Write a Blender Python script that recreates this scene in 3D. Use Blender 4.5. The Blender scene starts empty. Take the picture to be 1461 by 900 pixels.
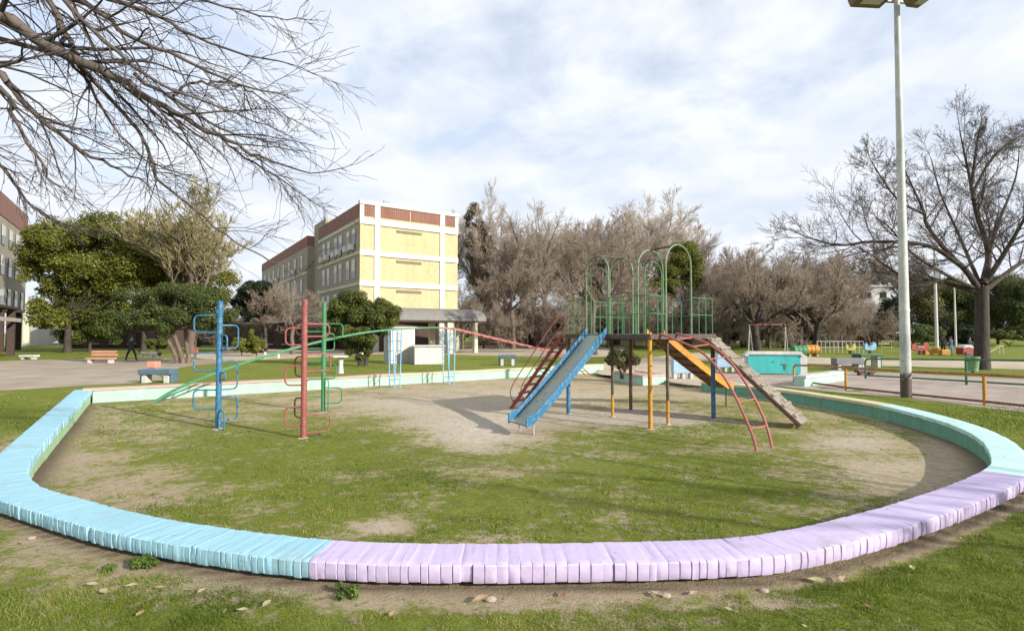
import bpy, bmesh, math, random
import numpy as np
from mathutils import Vector, Matrix
# ------------------------------------------------------------------ camera, sky, sun, exposure
SC = bpy.context.scene
COL = SC.collection
F, CX, CY, PITCH, EYE = 746.0, 730.5, 450.0, math.atan(24/746.0), 1.9
cam_d = bpy.data.cameras.new('camera')
cam_d.sensor_width = 36.0
cam_d.lens = 36.0*F/1461.0
cam_d.clip_start, cam_d.clip_end = 0.05, 3000
cam = bpy.data.objects.new('camera', cam_d)
COL.objects.link(cam)
cam.location = (0, 0, EYE)
cam.rotation_euler = (math.pi/2+PITCH, 0, 0)
SC.camera = cam
SUN_EL, SX, SY = math.radians(23.5), .83, -.557
SUN_AZ = math.atan2(SX, SY)
sun_d = bpy.data.lights.new('sun', 'SUN')
sun_d.energy = 3.9
sun_d.angle = math.radians(0.6)
sun_d.color = (1.0, .95, .87)
sun = bpy.data.objects.new('sun', sun_d)
COL.objects.link(sun)
sv = Vector((SX*math.cos(SUN_EL), SY*math.cos(SUN_EL), math.sin(SUN_EL)))
sun.rotation_euler = sv.to_track_quat('Z', 'Y').to_euler()
SC.view_settings.view_transform = 'Standard'
SC.view_settings.look = 'None'
SC.view_settings.exposure = 0.74
SC.view_settings.gamma = 1.0
SC.view_settings.use_curve_mapping = False
SC.render.engine = 'CYCLES'
SC.cycles.max_bounces = 6
SC.cycles.transparent_max_bounces = 8

W = bpy.data.worlds.new('World')
SC.world = W
W.use_nodes = True
nt = W.node_tree
nt.nodes.clear()
def wn(t, **k):
    n = nt.nodes.new(t)
    for a, b in k.items(): setattr(n, a, b)
    return n
out = wn('ShaderNodeOutputWorld')
sky = wn('ShaderNodeTexSky', sky_type='NISHITA', sun_disc=False, sun_elevation=SUN_EL, sun_rotation=SUN_AZ, air_density=1.0, dust_density=1.5, ozone_density=1.5)
tc = wn('ShaderNodeTexCoord')
sep = wn('ShaderNodeSeparateXYZ')
nt.links.new(tc.outputs['Generated'], sep.inputs[0])
zz = wn('ShaderNodeMath', operation='MAXIMUM'); zz.inputs[1].default_value = 0.0
nt.links.new(sep.outputs[2], zz.inputs[0])
za = wn('ShaderNodeMath', operation='ADD'); za.inputs[1].default_value = 0.30
nt.links.new(zz.outputs[0], za.inputs[0])
dv = wn('ShaderNodeVectorMath', operation='DIVIDE')
nt.links.new(tc.outputs['Generated'], dv.inputs[0])
cz = wn('ShaderNodeCombineXYZ')
for i in range(3): nt.links.new(za.outputs[0], cz.inputs[i])
nt.links.new(cz.outputs[0], dv.inputs[1])
mp = wn('ShaderNodeMapping')
mp.inputs['Scale'].default_value = (1.5, 1.7, .0)
mp.inputs['Location'].default_value = (3.3, 1.9, .5)
mp.inputs['Rotation'].default_value = (0, 0, .35)
nt.links.new(dv.outputs[0], mp.inputs[0])
n1 = wn('ShaderNodeTexNoise'); n1.inputs['Scale'].default_value = 2.3; n1.inputs['Detail'].default_value = 9; n1.inputs['Roughness'].default_value = .58; n1.inputs['Distortion'].default_value = .35
nt.links.new(mp.outputs[0], n1.inputs['Vector'])
r1 = wn('ShaderNodeValToRGB')
r1.color_ramp.elements[0].position = .36; r1.color_ramp.elements[0].color = (.58, .58, .58, 1)
r1.color_ramp.elements[1].position = .58; r1.color_ramp.elements[1].color = (1, 1, 1, 1)
nt.links.new(n1.outputs[0], r1.inputs[0])
n2 = wn('ShaderNodeTexNoise'); n2.inputs['Scale'].default_value = 2.6; n2.inputs['Detail'].default_value = 6
nt.links.new(mp.outputs[0], n2.inputs['Vector'])
r2 = wn('ShaderNodeValToRGB')
r2.color_ramp.elements[0].position = .35; r2.color_ramp.elements[0].color = (.47, .515, .59, 1)
r2.color_ramp.elements[1].position = .65; r2.color_ramp.elements[1].color = (.60, .62, .66, 1)
nt.links.new(n2.outputs[0], r2.inputs[0])
sk = wn('ShaderNodeVectorMath', operation='SCALE'); sk.inputs['Scale'].default_value = .15
nt.links.new(sky.outputs[0], sk.inputs[0])
mx = wn('ShaderNodeMix', data_type='RGBA')
hzr = wn('ShaderNodeMapRange'); hzr.inputs['From Min'].default_value = .0; hzr.inputs['From Max'].default_value = .38; hzr.inputs['To Min'].default_value = .55; hzr.inputs['To Max'].default_value = 0
nt.links.new(zz.outputs[0], hzr.inputs['Value'])
hadd = wn('ShaderNodeMath', operation='ADD', use_clamp=True)
nt.links.new(r1.outputs[0], hadd.inputs[0]); nt.links.new(hzr.outputs[0], hadd.inputs[1])
nt.links.new(hadd.outputs[0], mx.inputs[0])
nt.links.new(sk.outputs[0], mx.inputs[6])
nt.links.new(r2.outputs[0], mx.inputs[7])
bg = wn('ShaderNodeBackground'); bg.inputs[1].default_value = 1.0
nt.links.new(mx.outputs[2], bg.inputs[0])
nt.links.new(bg.outputs[0], out.inputs[0])

# ------------------------------------------------------------------ picture measurements -> places
cp, sp_ = math.cos(PITCH), math.sin(PITCH)
def ray(px, py):
    a, b = (px-CX)/F, (CY-py)/F
    return Vector((a, cp - b*sp_, sp_ + b*cp))
def P(px, py, z=0.0):
    d = ray(px, py)
    t = (z-EYE)/d.z
    return Vector((d.x*t, d.y*t, z))
def PD(px, py, depth):
    d = ray(px, py)
    t = depth/d.y
    return Vector((d.x*t, depth, EYE+d.z*t))
def PV(px, py, A, B):
    """point of the upright plane through A and B seen at this pixel"""
    d = ray(px, py)
    n = Vector((-(B-A).y, (B-A).x, 0))
    t = n.dot(Vector((A.x, A.y, 0)))/n.dot(d)
    return Vector((d.x*t, d.y*t, EYE+d.z*t))
ZI = -0.12      # level of the sunken play area
rng = np.random.default_rng(11)
random.seed(11)

# ------------------------------------------------------------------ mesh helpers
OFF = {}
class MB:
    def __init__(s): s.v = []; s.f = []; s.mi = []; s.cur = 0
    def add(s, vs, fs):
        o = len(s.v)
        s.v.extend([tuple(v) for v in vs])
        for f in fs: s.f.append(tuple(i+o for i in f)); s.mi.append(s.cur)
    def box(s, c, size, rz=0.0, M=None):
        hx, hy, hz = size[0]/2, size[1]/2, size[2]/2
        R = Matrix.Rotation(rz, 3, 'Z') if M is None else M
        c = Vector(c)
        vs = [c + R @ Vector((x*hx, y*hy, z*hz)) for x in (-1, 1) for y in (-1, 1) for z in (-1, 1)]
        s.add(vs, [(0, 1, 3, 2), (4, 6, 7, 5), (0, 4, 5, 1), (2, 3, 7, 6), (0, 2, 6, 4), (1, 5, 7, 3)])
    def bar(s, a, b, w, h, up=(0, 0, 1)):
        a, b = Vector(a), Vector(b)
        x = (b-a); L = x.length; x.normalize()
        y = Vector(up).cross(x)
        if y.length < 1e-4: y = Vector((0, 1, 0)).cross(x)
        y.normalize(); z = x.cross(y)
        s.box((a+b)/2, (L, w, h), M=Matrix((x, y, z)).transposed())
    def tube(s, pts, r, n=8, closed=False, caps=True):
        pts = [Vector(p) for p in pts]
        m = len(pts)
        rs = r if isinstance(r, (list, tuple)) else [r]*m
        rings = []
        prev = None
        for i, p in enumerate(pts):
            if closed: t = pts[(i+1) % m]-pts[i-1]
            else: t = pts[min(i+1, m-1)]-pts[max(i-1, 0)]
            t.normalize()
            if prev is None:
                u = t.orthogonal()
            else:
                u = prev - t*prev.dot(t)
                if u.length < 1e-5: u = t.orthogonal()
            u.normalize(); prev = u
            w = t.cross(u)
            rings.append([p + (u*math.cos(2*math.pi*k/n) + w*math.sin(2*math.pi*k/n))*rs[i] for k in range(n)])
        vs = [v for R in rings for v in R]
        fs = []
        for i in range(m if closed else m-1):
            j = (i+1) % m
            for k in range(n):
                k2 = (k+1) % n
                fs.append((i*n+k, i*n+k2, j*n+k2, j*n+k))
        if caps and not closed:
            fs.append(tuple(range(n-1, -1, -1))); fs.append(tuple((m-1)*n+k for k in range(n)))
        s.add(vs, fs)
    def lathe(s, c, prof, n=16):
        c = Vector(c)
        vs, fs = [], []
        for (r, z) in prof:
            for k in range(n):
                a = 2*math.pi*k/n
                vs.append(c+Vector((r*math.cos(a), r*math.sin(a), z)))
        for i in range(len(prof)-1):
            for k in range(n):
                k2 = (k+1) % n
                fs.append((i*n+k, i*n+k2, (i+1)*n+k2, (i+1)*n+k))
        fs.append(tuple(range(n-1, -1, -1))); fs.append(tuple((len(prof)-1)*n+k for k in range(n)))
        s.add(vs, fs)
    def prism(s, poly, a, b):
        """poly: list of Vectors (a flat outline); a,b: offsets of its two faces"""
        a, b = Vector(a), Vector(b)
        n = len(poly)
        s.add([Vector(p)+a for p in poly]+[Vector(p)+b for p in poly],
              [tuple(range(n-1, -1, -1)), tuple(range(n, 2*n))]+[(i, (i+1) % n, n+(i+1) % n, n+i) for i in range(n)])
    def ell(s, c, r, n=12, m=8, M=None):
        c = Vector(c); vs = []; fs = []
        R = M or Matrix.Identity(3)
        for i in range(m+1):
            t = math.pi*i/m
            for k in range(n):
                a = 2*math.pi*k/n
                vs.append(c + R @ Vector((r[0]*math.sin(t)*math.cos(a), r[1]*math.sin(t)*math.sin(a), r[2]*math.cos(t))))
        for i in range(m):
            for k in range(n):
                k2 = (k+1) % n
                fs.append((i*n+k, (i+1)*n+k, (i+1)*n+k2, i*n+k2))
        s.add(vs, fs)
    def build(s, name, mats, parent=None, smooth=False, bevel=0.0):
        me = bpy.data.meshes.new(name)
        o3 = OFF.get(parent, Vector((0, 0, 0))) if parent is not None else Vector((0, 0, 0))
        me.from_pydata([(v[0]-o3.x, v[1]-o3.y, v[2]-o3.z) for v in s.v], [], s.f)
        ms = mats if isinstance(mats, (list, tuple)) else [mats]
        for m in ms: me.materials.append(m)
        if len(ms) > 1: me.polygons.foreach_set('material_index', s.mi)
        if smooth:
            me.polygons.foreach_set('use_smooth', [True]*len(me.polygons))
            try: me.set_sharp_from_angle(angle=math.radians(40))
            except Exception: pass
        me.update()
        o = bpy.data.objects.new(name, me)
        COL.objects.link(o)
        if parent is not None:
            o.parent = parent
            OFF[o] = o3
        if bevel:
            b = o.modifiers.new('bevel', 'BEVEL'); b.width = bevel; b.segments = 2; b.limit_method = 'ANGLE'
        return o
def tag(o, label, cat, group=None, kind=None):
    o['label'] = label; o['category'] = cat
    if group: o['group'] = group
    if kind: o['kind'] = kind
    return o
def thing(name, loc, label, cat, group=None):
    o = bpy.data.objects.new(name, None)
    o.empty_display_size = .2
    COL.objects.link(o)
    o.location = loc
    OFF[o] = Vector(loc)
    return tag(o, label, cat, group)
def struct(o):
    o['kind'] = 'structure'; return o
def copy_tree(root, loc, rz=0.0, sc=1.0, label=None, group=None):
    def rec(o, par):
        c = o.copy(); COL.objects.link(c)
        if par is not None: c.parent = par
        for ch in [x for x in SC.objects if x.parent == o]: rec(ch, c)
        return c
    r = rec(root, None)
    r.location = loc; r.rotation_euler = (0, 0, rz)
    r.scale = (sc, sc, sc) if not isinstance(sc, tuple) else sc
    if label: r['label'] = label
    if group: r['group'] = group
    return r
def np_mesh(name, V, Fq, mat, parent=None, attrs=None, smooth=False):
    """V (n,3), Fq (m,k) arrays -> mesh object; attrs: {name: per-vertex float array}"""
    me = bpy.data.meshes.new(name)
    n, (m, k) = len(V), Fq.shape
    o3 = OFF.get(parent, Vector((0, 0, 0))) if parent is not None else Vector((0, 0, 0))
    V = np.asarray(V, dtype=np.float32) - np.array(o3, dtype=np.float32)
    me.vertices.add(n); me.vertices.foreach_set('co', V.ravel())
    me.loops.add(m*k); me.loops.foreach_set('vertex_index', Fq.astype(np.int32).ravel())
    me.polygons.add(m); me.polygons.foreach_set('loop_start', np.arange(0, m*k, k, dtype=np.int32))
    if smooth: me.polygons.foreach_set('use_smooth', np.ones(m, dtype=bool))
    for an, av in (attrs or {}).items():
        at = me.attributes.new(an, 'FLOAT', 'POINT'); at.data.foreach_set('value', np.asarray(av, dtype=np.float32))
    me.update(calc_edges=True)
    me.materials.append(mat)
    o = bpy.data.objects.new(name, me); COL.objects.link(o)
    if parent is not None: o.parent = parent; OFF[o] = o3
    return o
def catmull(pts, per=8, closed=False):
    pts = [Vector(p) for p in pts]; n = len(pts); res = []
    for i in range(n if closed else n-1):
        p0 = pts[i-1] if (closed or i > 0) else pts[0]*2-pts[1]
        p1, p2 = pts[i], pts[(i+1) % n]
        p3 = pts[(i+2) % n] if (closed or i+2 < n) else pts[-1]*2-pts[-2]
        for k in range(per):
            t = k/per
            res.append(.5*((2*p1)+(p2-p0)*t+(2*p0-5*p1+4*p2-p3)*t*t+(3*p1-p0-3*p2+p3)*t**3))
    if not closed: res.append(pts[-1])
    return res
def resample(pts, step):
    d = [0]
    for a, b in zip(pts, pts[1:]): d.append(d[-1]+(b-a).length)
    n = max(1, int(round(d[-1]/step))); res = []; j = 0
    for i in range(n+1):
        t = d[-1]*i/n
        while j < len(pts)-2 and d[j+1] < t: j += 1
        u = (t-d[j])/max(1e-9, d[j+1]-d[j])
        res.append(pts[j].lerp(pts[j+1], min(1, max(0, u))))
    return res

# ------------------------------------------------------------------ value noise for masks
_tab = np.random.default_rng(5).random((256, 256))
def vnoise(x, y, s, oct_=3):
    r = np.zeros_like(x, dtype=float); a = 1.0; tot = 0
    for o in range(oct_):
        X = x*s+17.3*o; Y = y*s-9.1*o
        xi = np.floor(X).astype(int); yi = np.floor(Y).astype(int)
        fx = X-xi; fy = Y-yi
        fx = fx*fx*(3-2*fx); fy = fy*fy*(3-2*fy)
        g = lambda i, j: _tab[i & 255, j & 255]
        r += a*((g(xi, yi)*(1-fx)+g(xi+1, yi)*fx)*(1-fy)+(g(xi, yi+1)*(1-fx)+g(xi+1, yi+1)*fx)*fy)
        tot += a; a *= .5; s *= 2.07
    return r/tot

# ------------------------------------------------------------------ materials
def newmat(name):
    m = bpy.data.materials.new(name); m.use_nodes = True
    n = m.node_tree
    return m, n, n.nodes['Principled BSDF']
def nd(n, t, inp=None, **k):
    o = n.nodes.new(t)
    for a, b in k.items(): setattr(o, a, b)
    for a, b in (inp or {}).items(): o.inputs[a].default_value = b
    return o
def ramp(n, src, stops, interp='LINEAR'):
    r = n.nodes.new('ShaderNodeValToRGB'); r.color_ramp.interpolation = interp
    while len(r.color_ramp.elements) < len(stops): r.color_ramp.elements.new(.5)
    for e, (p, c) in zip(r.color_ramp.elements, stops):
        e.position = p; e.color = c if len(c) == 4 else (*c, 1)
    n.links.new(src, r.inputs[0]); return r
def mixc(n, fac, a, b, mode='MIX'):
    m = n.nodes.new('ShaderNodeMix'); m.data_type = 'RGBA'; m.blend_type = mode
    for sck, v in ((0, fac), (6, a), (7, b)):
        if hasattr(v, 'links') or hasattr(v, 'is_linked'): n.links.new(v, m.inputs[sck])
        else: m.inputs[sck].default_value = v if sck == 0 else (*v[:3], 1)
    return m.outputs[2]
def mathn(n, op, a, b=None, clamp=False):
    m = n.nodes.new('ShaderNodeMath'); m.operation = op; m.use_clamp = clamp
    for i, v in enumerate((a, b)):
        if v is None: continue
        if hasattr(v, 'is_linked'): n.links.new(v, m.inputs[i])
        else: m.inputs[i].default_value = v
    return m.outputs[0]
def noise(n, scale, detail=4, rough=.55, vec=None, dist=0.0):
    t = nd(n, 'ShaderNodeTexNoise', {'Scale': scale, 'Detail': detail, 'Roughness': rough, 'Distortion': dist})
    if vec is not None: n.links.new(vec, t.inputs['Vector'])
    return t.outputs[0]
def coords(n, kind='Object', scale=(1, 1, 1)):
    t = nd(n, 'ShaderNodeTexCoord'); m = nd(n, 'ShaderNodeMapping', {'Scale': scale})
    n.links.new(t.outputs[kind], m.inputs[0]); return m.outputs[0]
def bump(n, b, h, strength=.3, dist=.02):
    k = nd(n, 'ShaderNodeBump', {'Strength': strength, 'Distance': dist}); n.links.new(h, k.inputs['Height']); n.links.new(k.outputs[0], b.inputs['Normal'])
def shade(c, f): return tuple(min(1, x*f) for x in c)
def paint(name, col, wear=.35, under=(.16, .09, .06), scale=9, rough=.5, vary=.18, bmp=.15):
    """painted metal, timber or render, with flaked patches and tonal variation of the paint"""
    m, n, b = newmat(name); v = coords(n)
    big = ramp(n, noise(n, scale*.35, 3, vec=v), [(.3, shade(col, 1-vary)), (.7, shade(col, 1+vary*.6))])
    fl = ramp(n, noise(n, scale*2.2, 7, .68, vec=v), [(.66-wear*.35, (0, 0, 0)), (.71-wear*.3, (1, 1, 1))])
    c = mixc(n, mathn(n, 'MULTIPLY', fl.outputs[0], .85), big.outputs[0], under)
    n.links.new(c, b.inputs['Base Color'])
    r = ramp(n, noise(n, scale*1.3, 4, vec=v), [(.3, (rough-.1,)*3), (.7, (min(1, rough+.2),)*3)])
    n.links.new(r.outputs[0], b.inputs['Roughness'])
    bump(n, b, noise(n, scale*3, 6, .65, vec=v), bmp, .01)
    return m
def plaster(name, col, dirt=.35, scale=1.2, bmp=.25, rough=.85, dcol=None, fine=24):
    m, n, b = newmat(name); v = coords(n)
    st = coords(n, scale=(1.6, 1.6, .25))
    d = ramp(n, noise(n, scale*1.5, 7, .62, vec=st, dist=.4), [(.38, (0, 0, 0)), (.78, (1, 1, 1))])
    c = mixc(n, mathn(n, 'MULTIPLY', d.outputs[0], dirt), col, dcol or shade(col, .45))
    f = ramp(n, noise(n, fine, 5, .6, vec=v), [(.3, (.86,)*3), (.7, (1.08,)*3)])
    c = mixc(n, 1.0, c, f.outputs[0], 'MULTIPLY')
    n.links.new(c, b.inputs['Base Color']); b.inputs['Roughness'].default_value = rough
    bump(n, b, noise(n, fine*1.2, 6, .6, vec=v), bmp, .02)
    return m
def coping_mat(name, col, dark):
    """thick paint over bricks on edge: streaky, scuffed to a darker tone at the arrises"""
    m, n, b = newmat(name); v = coords(n)
    at = nd(n, 'ShaderNodeAttribute', attribute_name='var')
    base = ramp(n, at.outputs['Fac'], [(0, shade(col, .97)), (.5, col), (1, shade(col, 1.03))])
    s1 = ramp(n, noise(n, 3.0, 6, .65, vec=v), [(.40, (0, 0, 0)), (.72, (1, 1, 1))])
    c = mixc(n, mathn(n, 'MULTIPLY', s1.outputs[0], .5), base.outputs[0], shade(col, .80))
    s2 = ramp(n, noise(n, 26, 7, .7, vec=v), [(.61, (0, 0, 0)), (.72, (1, 1, 1))])
    c = mixc(n, mathn(n, 'MULTIPLY', s2.outputs[0], .5), c, dark)
    s4 = ramp(n, noise(n, 1.3, 5, .7, vec=v), [(.58, (0, 0, 0)), (.70, (1, 1, 1))])
    c = mixc(n, mathn(n, 'MULTIPLY', s4.outputs[0], .42), c, (.30, .27, .22))
    s3 = ramp(n, noise(n, 7, 8, .75, vec=v), [(.635, (0, 0, 0)), (.665, (1, 1, 1))])
    c = mixc(n, mathn(n, 'MULTIPLY', s3.outputs[0], .7), c, (.22, .17, .13))
    gv = nd(n, 'ShaderNodeAttribute', attribute_name='joint').outputs['Fac']
    gn = ramp(n, noise(n, 4.5, 5, .7, vec=v), [(.42, (0, 0, 0)), (.66, (1, 1, 1))]).outputs[0]
    c = mixc(n, mathn(n, 'MULTIPLY', mathn(n, 'MULTIPLY', gv, gn), .8), c, (.13, .10, .085))
    n.links.new(c, b.inputs['Base Color']); b.inputs['Roughness'].default_value = .62
    bump(n, b, noise(n, 11, 6, .6, vec=v), .30, .02)
    return m
def leafmat(name, c0, c1, c2, trans=.3):
    m, n, b = newmat(name)
    at = nd(n, 'ShaderNodeAttribute', attribute_name='var')
    r = ramp(n, at.outputs['Fac'], [(0, c0), (.55, c1), (1, c2)])
    n.links.new(r.outputs[0], b.inputs['Base Color'])
    b.inputs['Roughness'].default_value = .5
    b.inputs['Specular IOR Level'].default_value = .3
    t = nd(n, 'ShaderNodeBsdfTranslucent'); n.links.new(r.outputs[0], t.inputs[0])
    mxs = nd(n, 'ShaderNodeMixShader', {0: trans})
    n.links.new(b.outputs[0], mxs.inputs[1]); n.links.new(t.outputs[0], mxs.inputs[2])
    n.links.new(mxs.outputs[0], n.nodes['Material Output'].inputs[0])
    return m
def bark(name, c0, c1, scale=5):
    m, n, b = newmat(name); v = coords(n, scale=(1, 1, .3))
    k = noise(n, scale, 8, .7, vec=v)
    r = ramp(n, k, [(.3, c0), (.72, c1)])
    n.links.new(r.outputs[0], b.inputs['Base Color']); b.inputs['Roughness'].default_value = .9
    bump(n, b, k, .8, .05)
    return m
# ------------------------------------------------------------------ the low wall's path (inner top edge), measured from the photo
ZT_NEAR = .17
# (px, py, z_top)
inner_px = [(131, 555, .26), (86, 604, .23), (44, 655, .20), (49, 688, .18), (123, 713, .17), (238, 740, .17), (411, 764, .17),
            (540, 773, .17), (717, 775, .17), (980, 770, .17), (1097, 760, .17), (1229, 731, .17), (1340, 697, .17), (1404, 670, .18),
            (1415, 652, .19), (1393, 622, .20), (1336, 598, .21), (1253, 577, .22), (1180, 565, .22), (1105, 554.5, .22), (1050, 548.5, .22), (1000, 544, .22)]
inner_pts = [P(a, b, z) for a, b, z in inner_px]
WW = .40      # thickness of the wall
path = resample(catmull(inner_pts, 14), .029)
def side_normals(pts):
    ns = []
    for i in range(len(pts)):
        t = pts[min(i+1, len(pts)-1)]-pts[max(i-1, 0)]
        n = Vector((t.y, -t.x, 0)); n.normalize(); ns.append(n)
    return ns
pn = side_normals(path)
# the inside lies to the path's left (it runs anticlockwise round the play area), so the wall body is on the right (outer) side
cen = Vector((0, 9, 0))
if (path[len(path)//3]+pn[len(path)//3]-cen).length < (path[len(path)//3]-cen).length: pn = [-a for a in pn]
# straight back wall: base line of its front face
back_a = P(132, 575, ZI); back_b = P(861, 531, ZI)
back_dir = (back_b-back_a).normalized()
back_n = Vector((-back_dir.y, back_dir.x, 0))       # away from the camera
if back_n.y < 0: back_n = -back_n
# closed outline (wall centre line) for the sunken floor
outline = [(p+n*WW/2) for p, n in zip(path, pn)]
poly_in = [(p.x, p.y) for p in outline[::6]] + [(outline[-1].x, outline[-1].y), ((back_b+back_n*.2).x, (back_b+back_n*.2).y), ((back_a+back_n*.2).x, (back_a+back_n*.2).y)]
PI_ = np.array(poly_in)
def sdist(x, y):
    """signed distance to the sunken floor's outline, negative inside"""
    d = np.full(x.shape, 1e9); ins = np.zeros(x.shape, dtype=bool)
    n = len(PI_)
    for i in range(n):
        ax, ay = PI_[i]; bx, by = PI_[(i+1) % n]
        ex, ey = bx-ax, by-ay; L2 = ex*ex+ey*ey+1e-12
        t = np.clip(((x-ax)*ex+(y-ay)*ey)/L2, 0, 1)
        d = np.minimum(d, np.hypot(x-ax-t*ex, y-ay-t*ey))
        c = ((ay > y) != (by > y))
        with np.errstate(divide='ignore', invalid='ignore'):
            xi = (bx-ax)*(y-ay)/(by-ay+1e-15)+ax
        ins ^= c & (x < xi)
    return np.where(ins, -d, d)
def sstep(a, b, x):
    t = np.clip((x-a)/(b-a), 0, 1); return t*t*(3-2*t)
def ground_z(x, y, sd=None):
    x = np.asarray(x, dtype=float); y = np.asarray(y, dtype=float)
    if sd is None: sd = sdist(x, y)
    ins = 1-sstep(-.10, .10, sd)
    near = np.exp(-((x/14)**2+((y-9)/14)**2))
    u = (vnoise(x, y, .45, 4)-.5)*.07*near + (vnoise(x+50, y, 2.3, 3)-.5)*.028*near
    damp = sstep(.0, .5, np.abs(sd))
    # a shallow worn ditch under the wall's outer edge
    ditch = -.03*np.exp(-((sd-.30)/.16)**2)*near
    return ZI*ins + u*damp*.8 + ditch
def gz(x, y): return float(ground_z(np.array([x]), np.array([y]))[0])
# masks painted as soft ellipses, in measured picture places, then carried to the ground itself
IN_E = [(105, 650, 95, 90, .36), (190, 705, 150, 42, .36), (300, 592, 210, 26, .58), (430, 575, 190, 20, .50), (240, 700, 80, 22, .42), (210, 620, 110, 26, .54),
        (420, 655, 190, 42, .92), (300, 665, 60, 20, .70), (450, 715, 170, 40, .80), (800, 705, 260, 60, .82), (1010, 690, 210, 50, .84), (640, 735, 200, 30, .78),
        (1040, 602, 95, 28, .80), (1180, 600, 110, 24, .55), (690, 605, 115, 42, .0), (600, 575, 130, 22, .16), (760, 562, 170, 18, .05), (900, 596, 140, 15, .06),
        (850, 545, 320, 15, .28), (1250, 672, 125, 40, .30), (1330, 690, 75, 45, .22), (1370, 640, 60, 40, .20), (1220, 632, 60, 16, .24), (545, 752, 52, 13, .12), (735, 618, 45, 12, .0),
        (1000, 560, 90, 12, .25), (820, 640, 90, 14, .62), (1070, 640, 60, 8, .45), (1120, 610, 60, 10, .5), (700, 670, 160, 12, .60)]
SAND_E = [(675, 610, 95, 34, 1.0), (600, 580, 120, 20, .6), (900, 594, 125, 13, 1.3), (980, 607, 80, 9, 1.0), (780, 570, 140, 16, .6), (545, 752, 40, 10, .5), (1220, 632, 60, 14, .6), (1260, 672, 100, 30, .35)]
OUT_E = [(60, 790, 90, 40, .36), (170, 828, 170, 24, .46), (330, 845, 150, 18, .44), (60, 870, 150, 36, .80), (420, 875, 160, 28, .74), (690, 862, 330, 16, .36), (950, 856, 170, 12, .36),
         (1000, 885, 130, 22, .62), (1230, 850, 180, 60, .97), (1400, 800, 120, 70, .95), (640, 896, 260, 12, .82), (40, 590, 90, 36, .92), (10, 640, 40, 30, .5), (1420, 600, 120, 34, .95), (820, 900, 120, 20, .7), (1090, 862, 90, 10, .22), (1140, 825, 120, 8, .3)]
def ell_mask(E, x, y, z, base):
    dy = np.maximum(y, .3)
    vx = x; vz = z-EYE
    w = dy*cp + vz*sp_
    w = np.maximum(w, .3)
    px = CX+F*vx/w; py = CY-F*(-dy*sp_+vz*cp)/w
    m = np.array(base, dtype=float)*np.ones_like(x)
    for cx, cy, rx, ry, v in E:
        q = ((px-cx)/rx)**2+((py-cy)/ry)**2
        a = np.exp(-q*1.2)
        m = m*(1-a)+v*a
    return m
def masks(x, y):
    sd = sdist(x, y); z = ground_z(x, y, sd)
    ins = sd < 0
    gi = ell_mask(IN_E, x, y, z, .76)
    go = ell_mask(OUT_E, x, y, z, .90)
    near_out = np.exp(-(np.maximum(sd-.2, 0)/.13)**2)*(y < 10)
    go = go*(1-.85*near_out)
    edge_in = np.exp(-(np.maximum(-sd-.2, 0)/.22)**2)
    gi = gi*(1-.6*edge_in)
    g = np.where(ins, gi, go)
    s = np.where(ins, ell_mask(SAND_E, x, y, z, 0), 0)
    far = np.hypot(x, y-8) > 40
    bare_ground = np.where(ins, edge_in*(x < -3)*(y < 16) + edge_in*.8*(x > 4)*(y < 12), np.exp(-((sd-.20)/.055)**2)*(y < 10))  # mask for a darker band of ground along the wall's foot
    return g, s, bare_ground, z, sd

# ------------------------------------------------------------------ ground: one sheet, fine near the wall, coarse to the horizon
def axis(lo, hi, step, far):
    a = list(np.arange(lo, hi+1e-6, step))
    s = step; p = hi
    right = []
    while p < far: s *= 1.35; p += s; right.append(p)
    s = step; p = lo; left = []
    while p > -far: s *= 1.35; p -= s; left.append(p)
    return np.array(left[::-1]+a+right)
gx = axis(-13, 13, .085, 900); gy = axis(1.0, 27, .085, 900)
GX, GY = np.meshgrid(gx, gy)
fx, fy = GX.ravel(), GY.ravel()
g_, s_, so_, z_, sd_ = masks(fx, fy)
nx, ny = len(gx), len(gy)
idx = np.arange(nx*ny).reshape(ny, nx)
Q = np.stack([idx[:-1, :-1].ravel(), idx[:-1, 1:].ravel(), idx[1:, 1:].ravel(), idx[1:, :-1].ravel()], 1)
mg, n, b = newmat('park_ground')
tcg = nd(n, 'ShaderNodeTexCoord'); vo = tcg.outputs['Object']
ag = nd(n, 'ShaderNodeAttribute', attribute_name='grass').outputs['Fac']
asd = nd(n, 'ShaderNodeAttribute', attribute_name='sand').outputs['Fac']
aso = nd(n, 'ShaderNodeAttribute', attribute_name='bare_ground').outputs['Fac']
na = noise(n, 1.1, 9, .66, vec=vo); nb = noise(n, 7, 8, .7, vec=vo); nc = noise(n, 45, 5, .7, vec=vo); ne = noise(n, .22, 4, .5, vec=vo)
mix_n = mathn(n, 'ADD', mathn(n, 'MULTIPLY', mathn(n, 'SUBTRACT', na, .5), 1.7), mathn(n, 'MULTIPLY', mathn(n, 'SUBTRACT', nb, .5), 2.2))
gsum = mathn(n, 'ADD', ag, mix_n)
gsel = ramp(n, gsum, [(.36, (0, 0, 0)), (.74, (1, 1, 1))]).outputs[0]
dirt = ramp(n, mathn(n, 'ADD', mathn(n, 'MULTIPLY', nb, .55), mathn(n, 'MULTIPLY', nc, .45)), [(.28, (.28, .215, .135)), (.5, (.46, .365, .24)), (.72, (.60, .49, .35))]).outputs[0]
sand = ramp(n, nb, [(.3, (.47, .405, .315)), (.7, (.66, .59, .485))]).outputs[0]
ssel = mathn(n, 'ADD', asd, mathn(n, 'MULTIPLY', mathn(n, 'SUBTRACT', nb, .5), 1.2), clamp=True)
dirt = mixc(n, ssel, dirt, sand)
spk = ramp(n, noise(n, 14, 7, .75, vec=vo), [(.52, (0, 0, 0)), (.66, (1, 1, 1))]).outputs[0]
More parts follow.
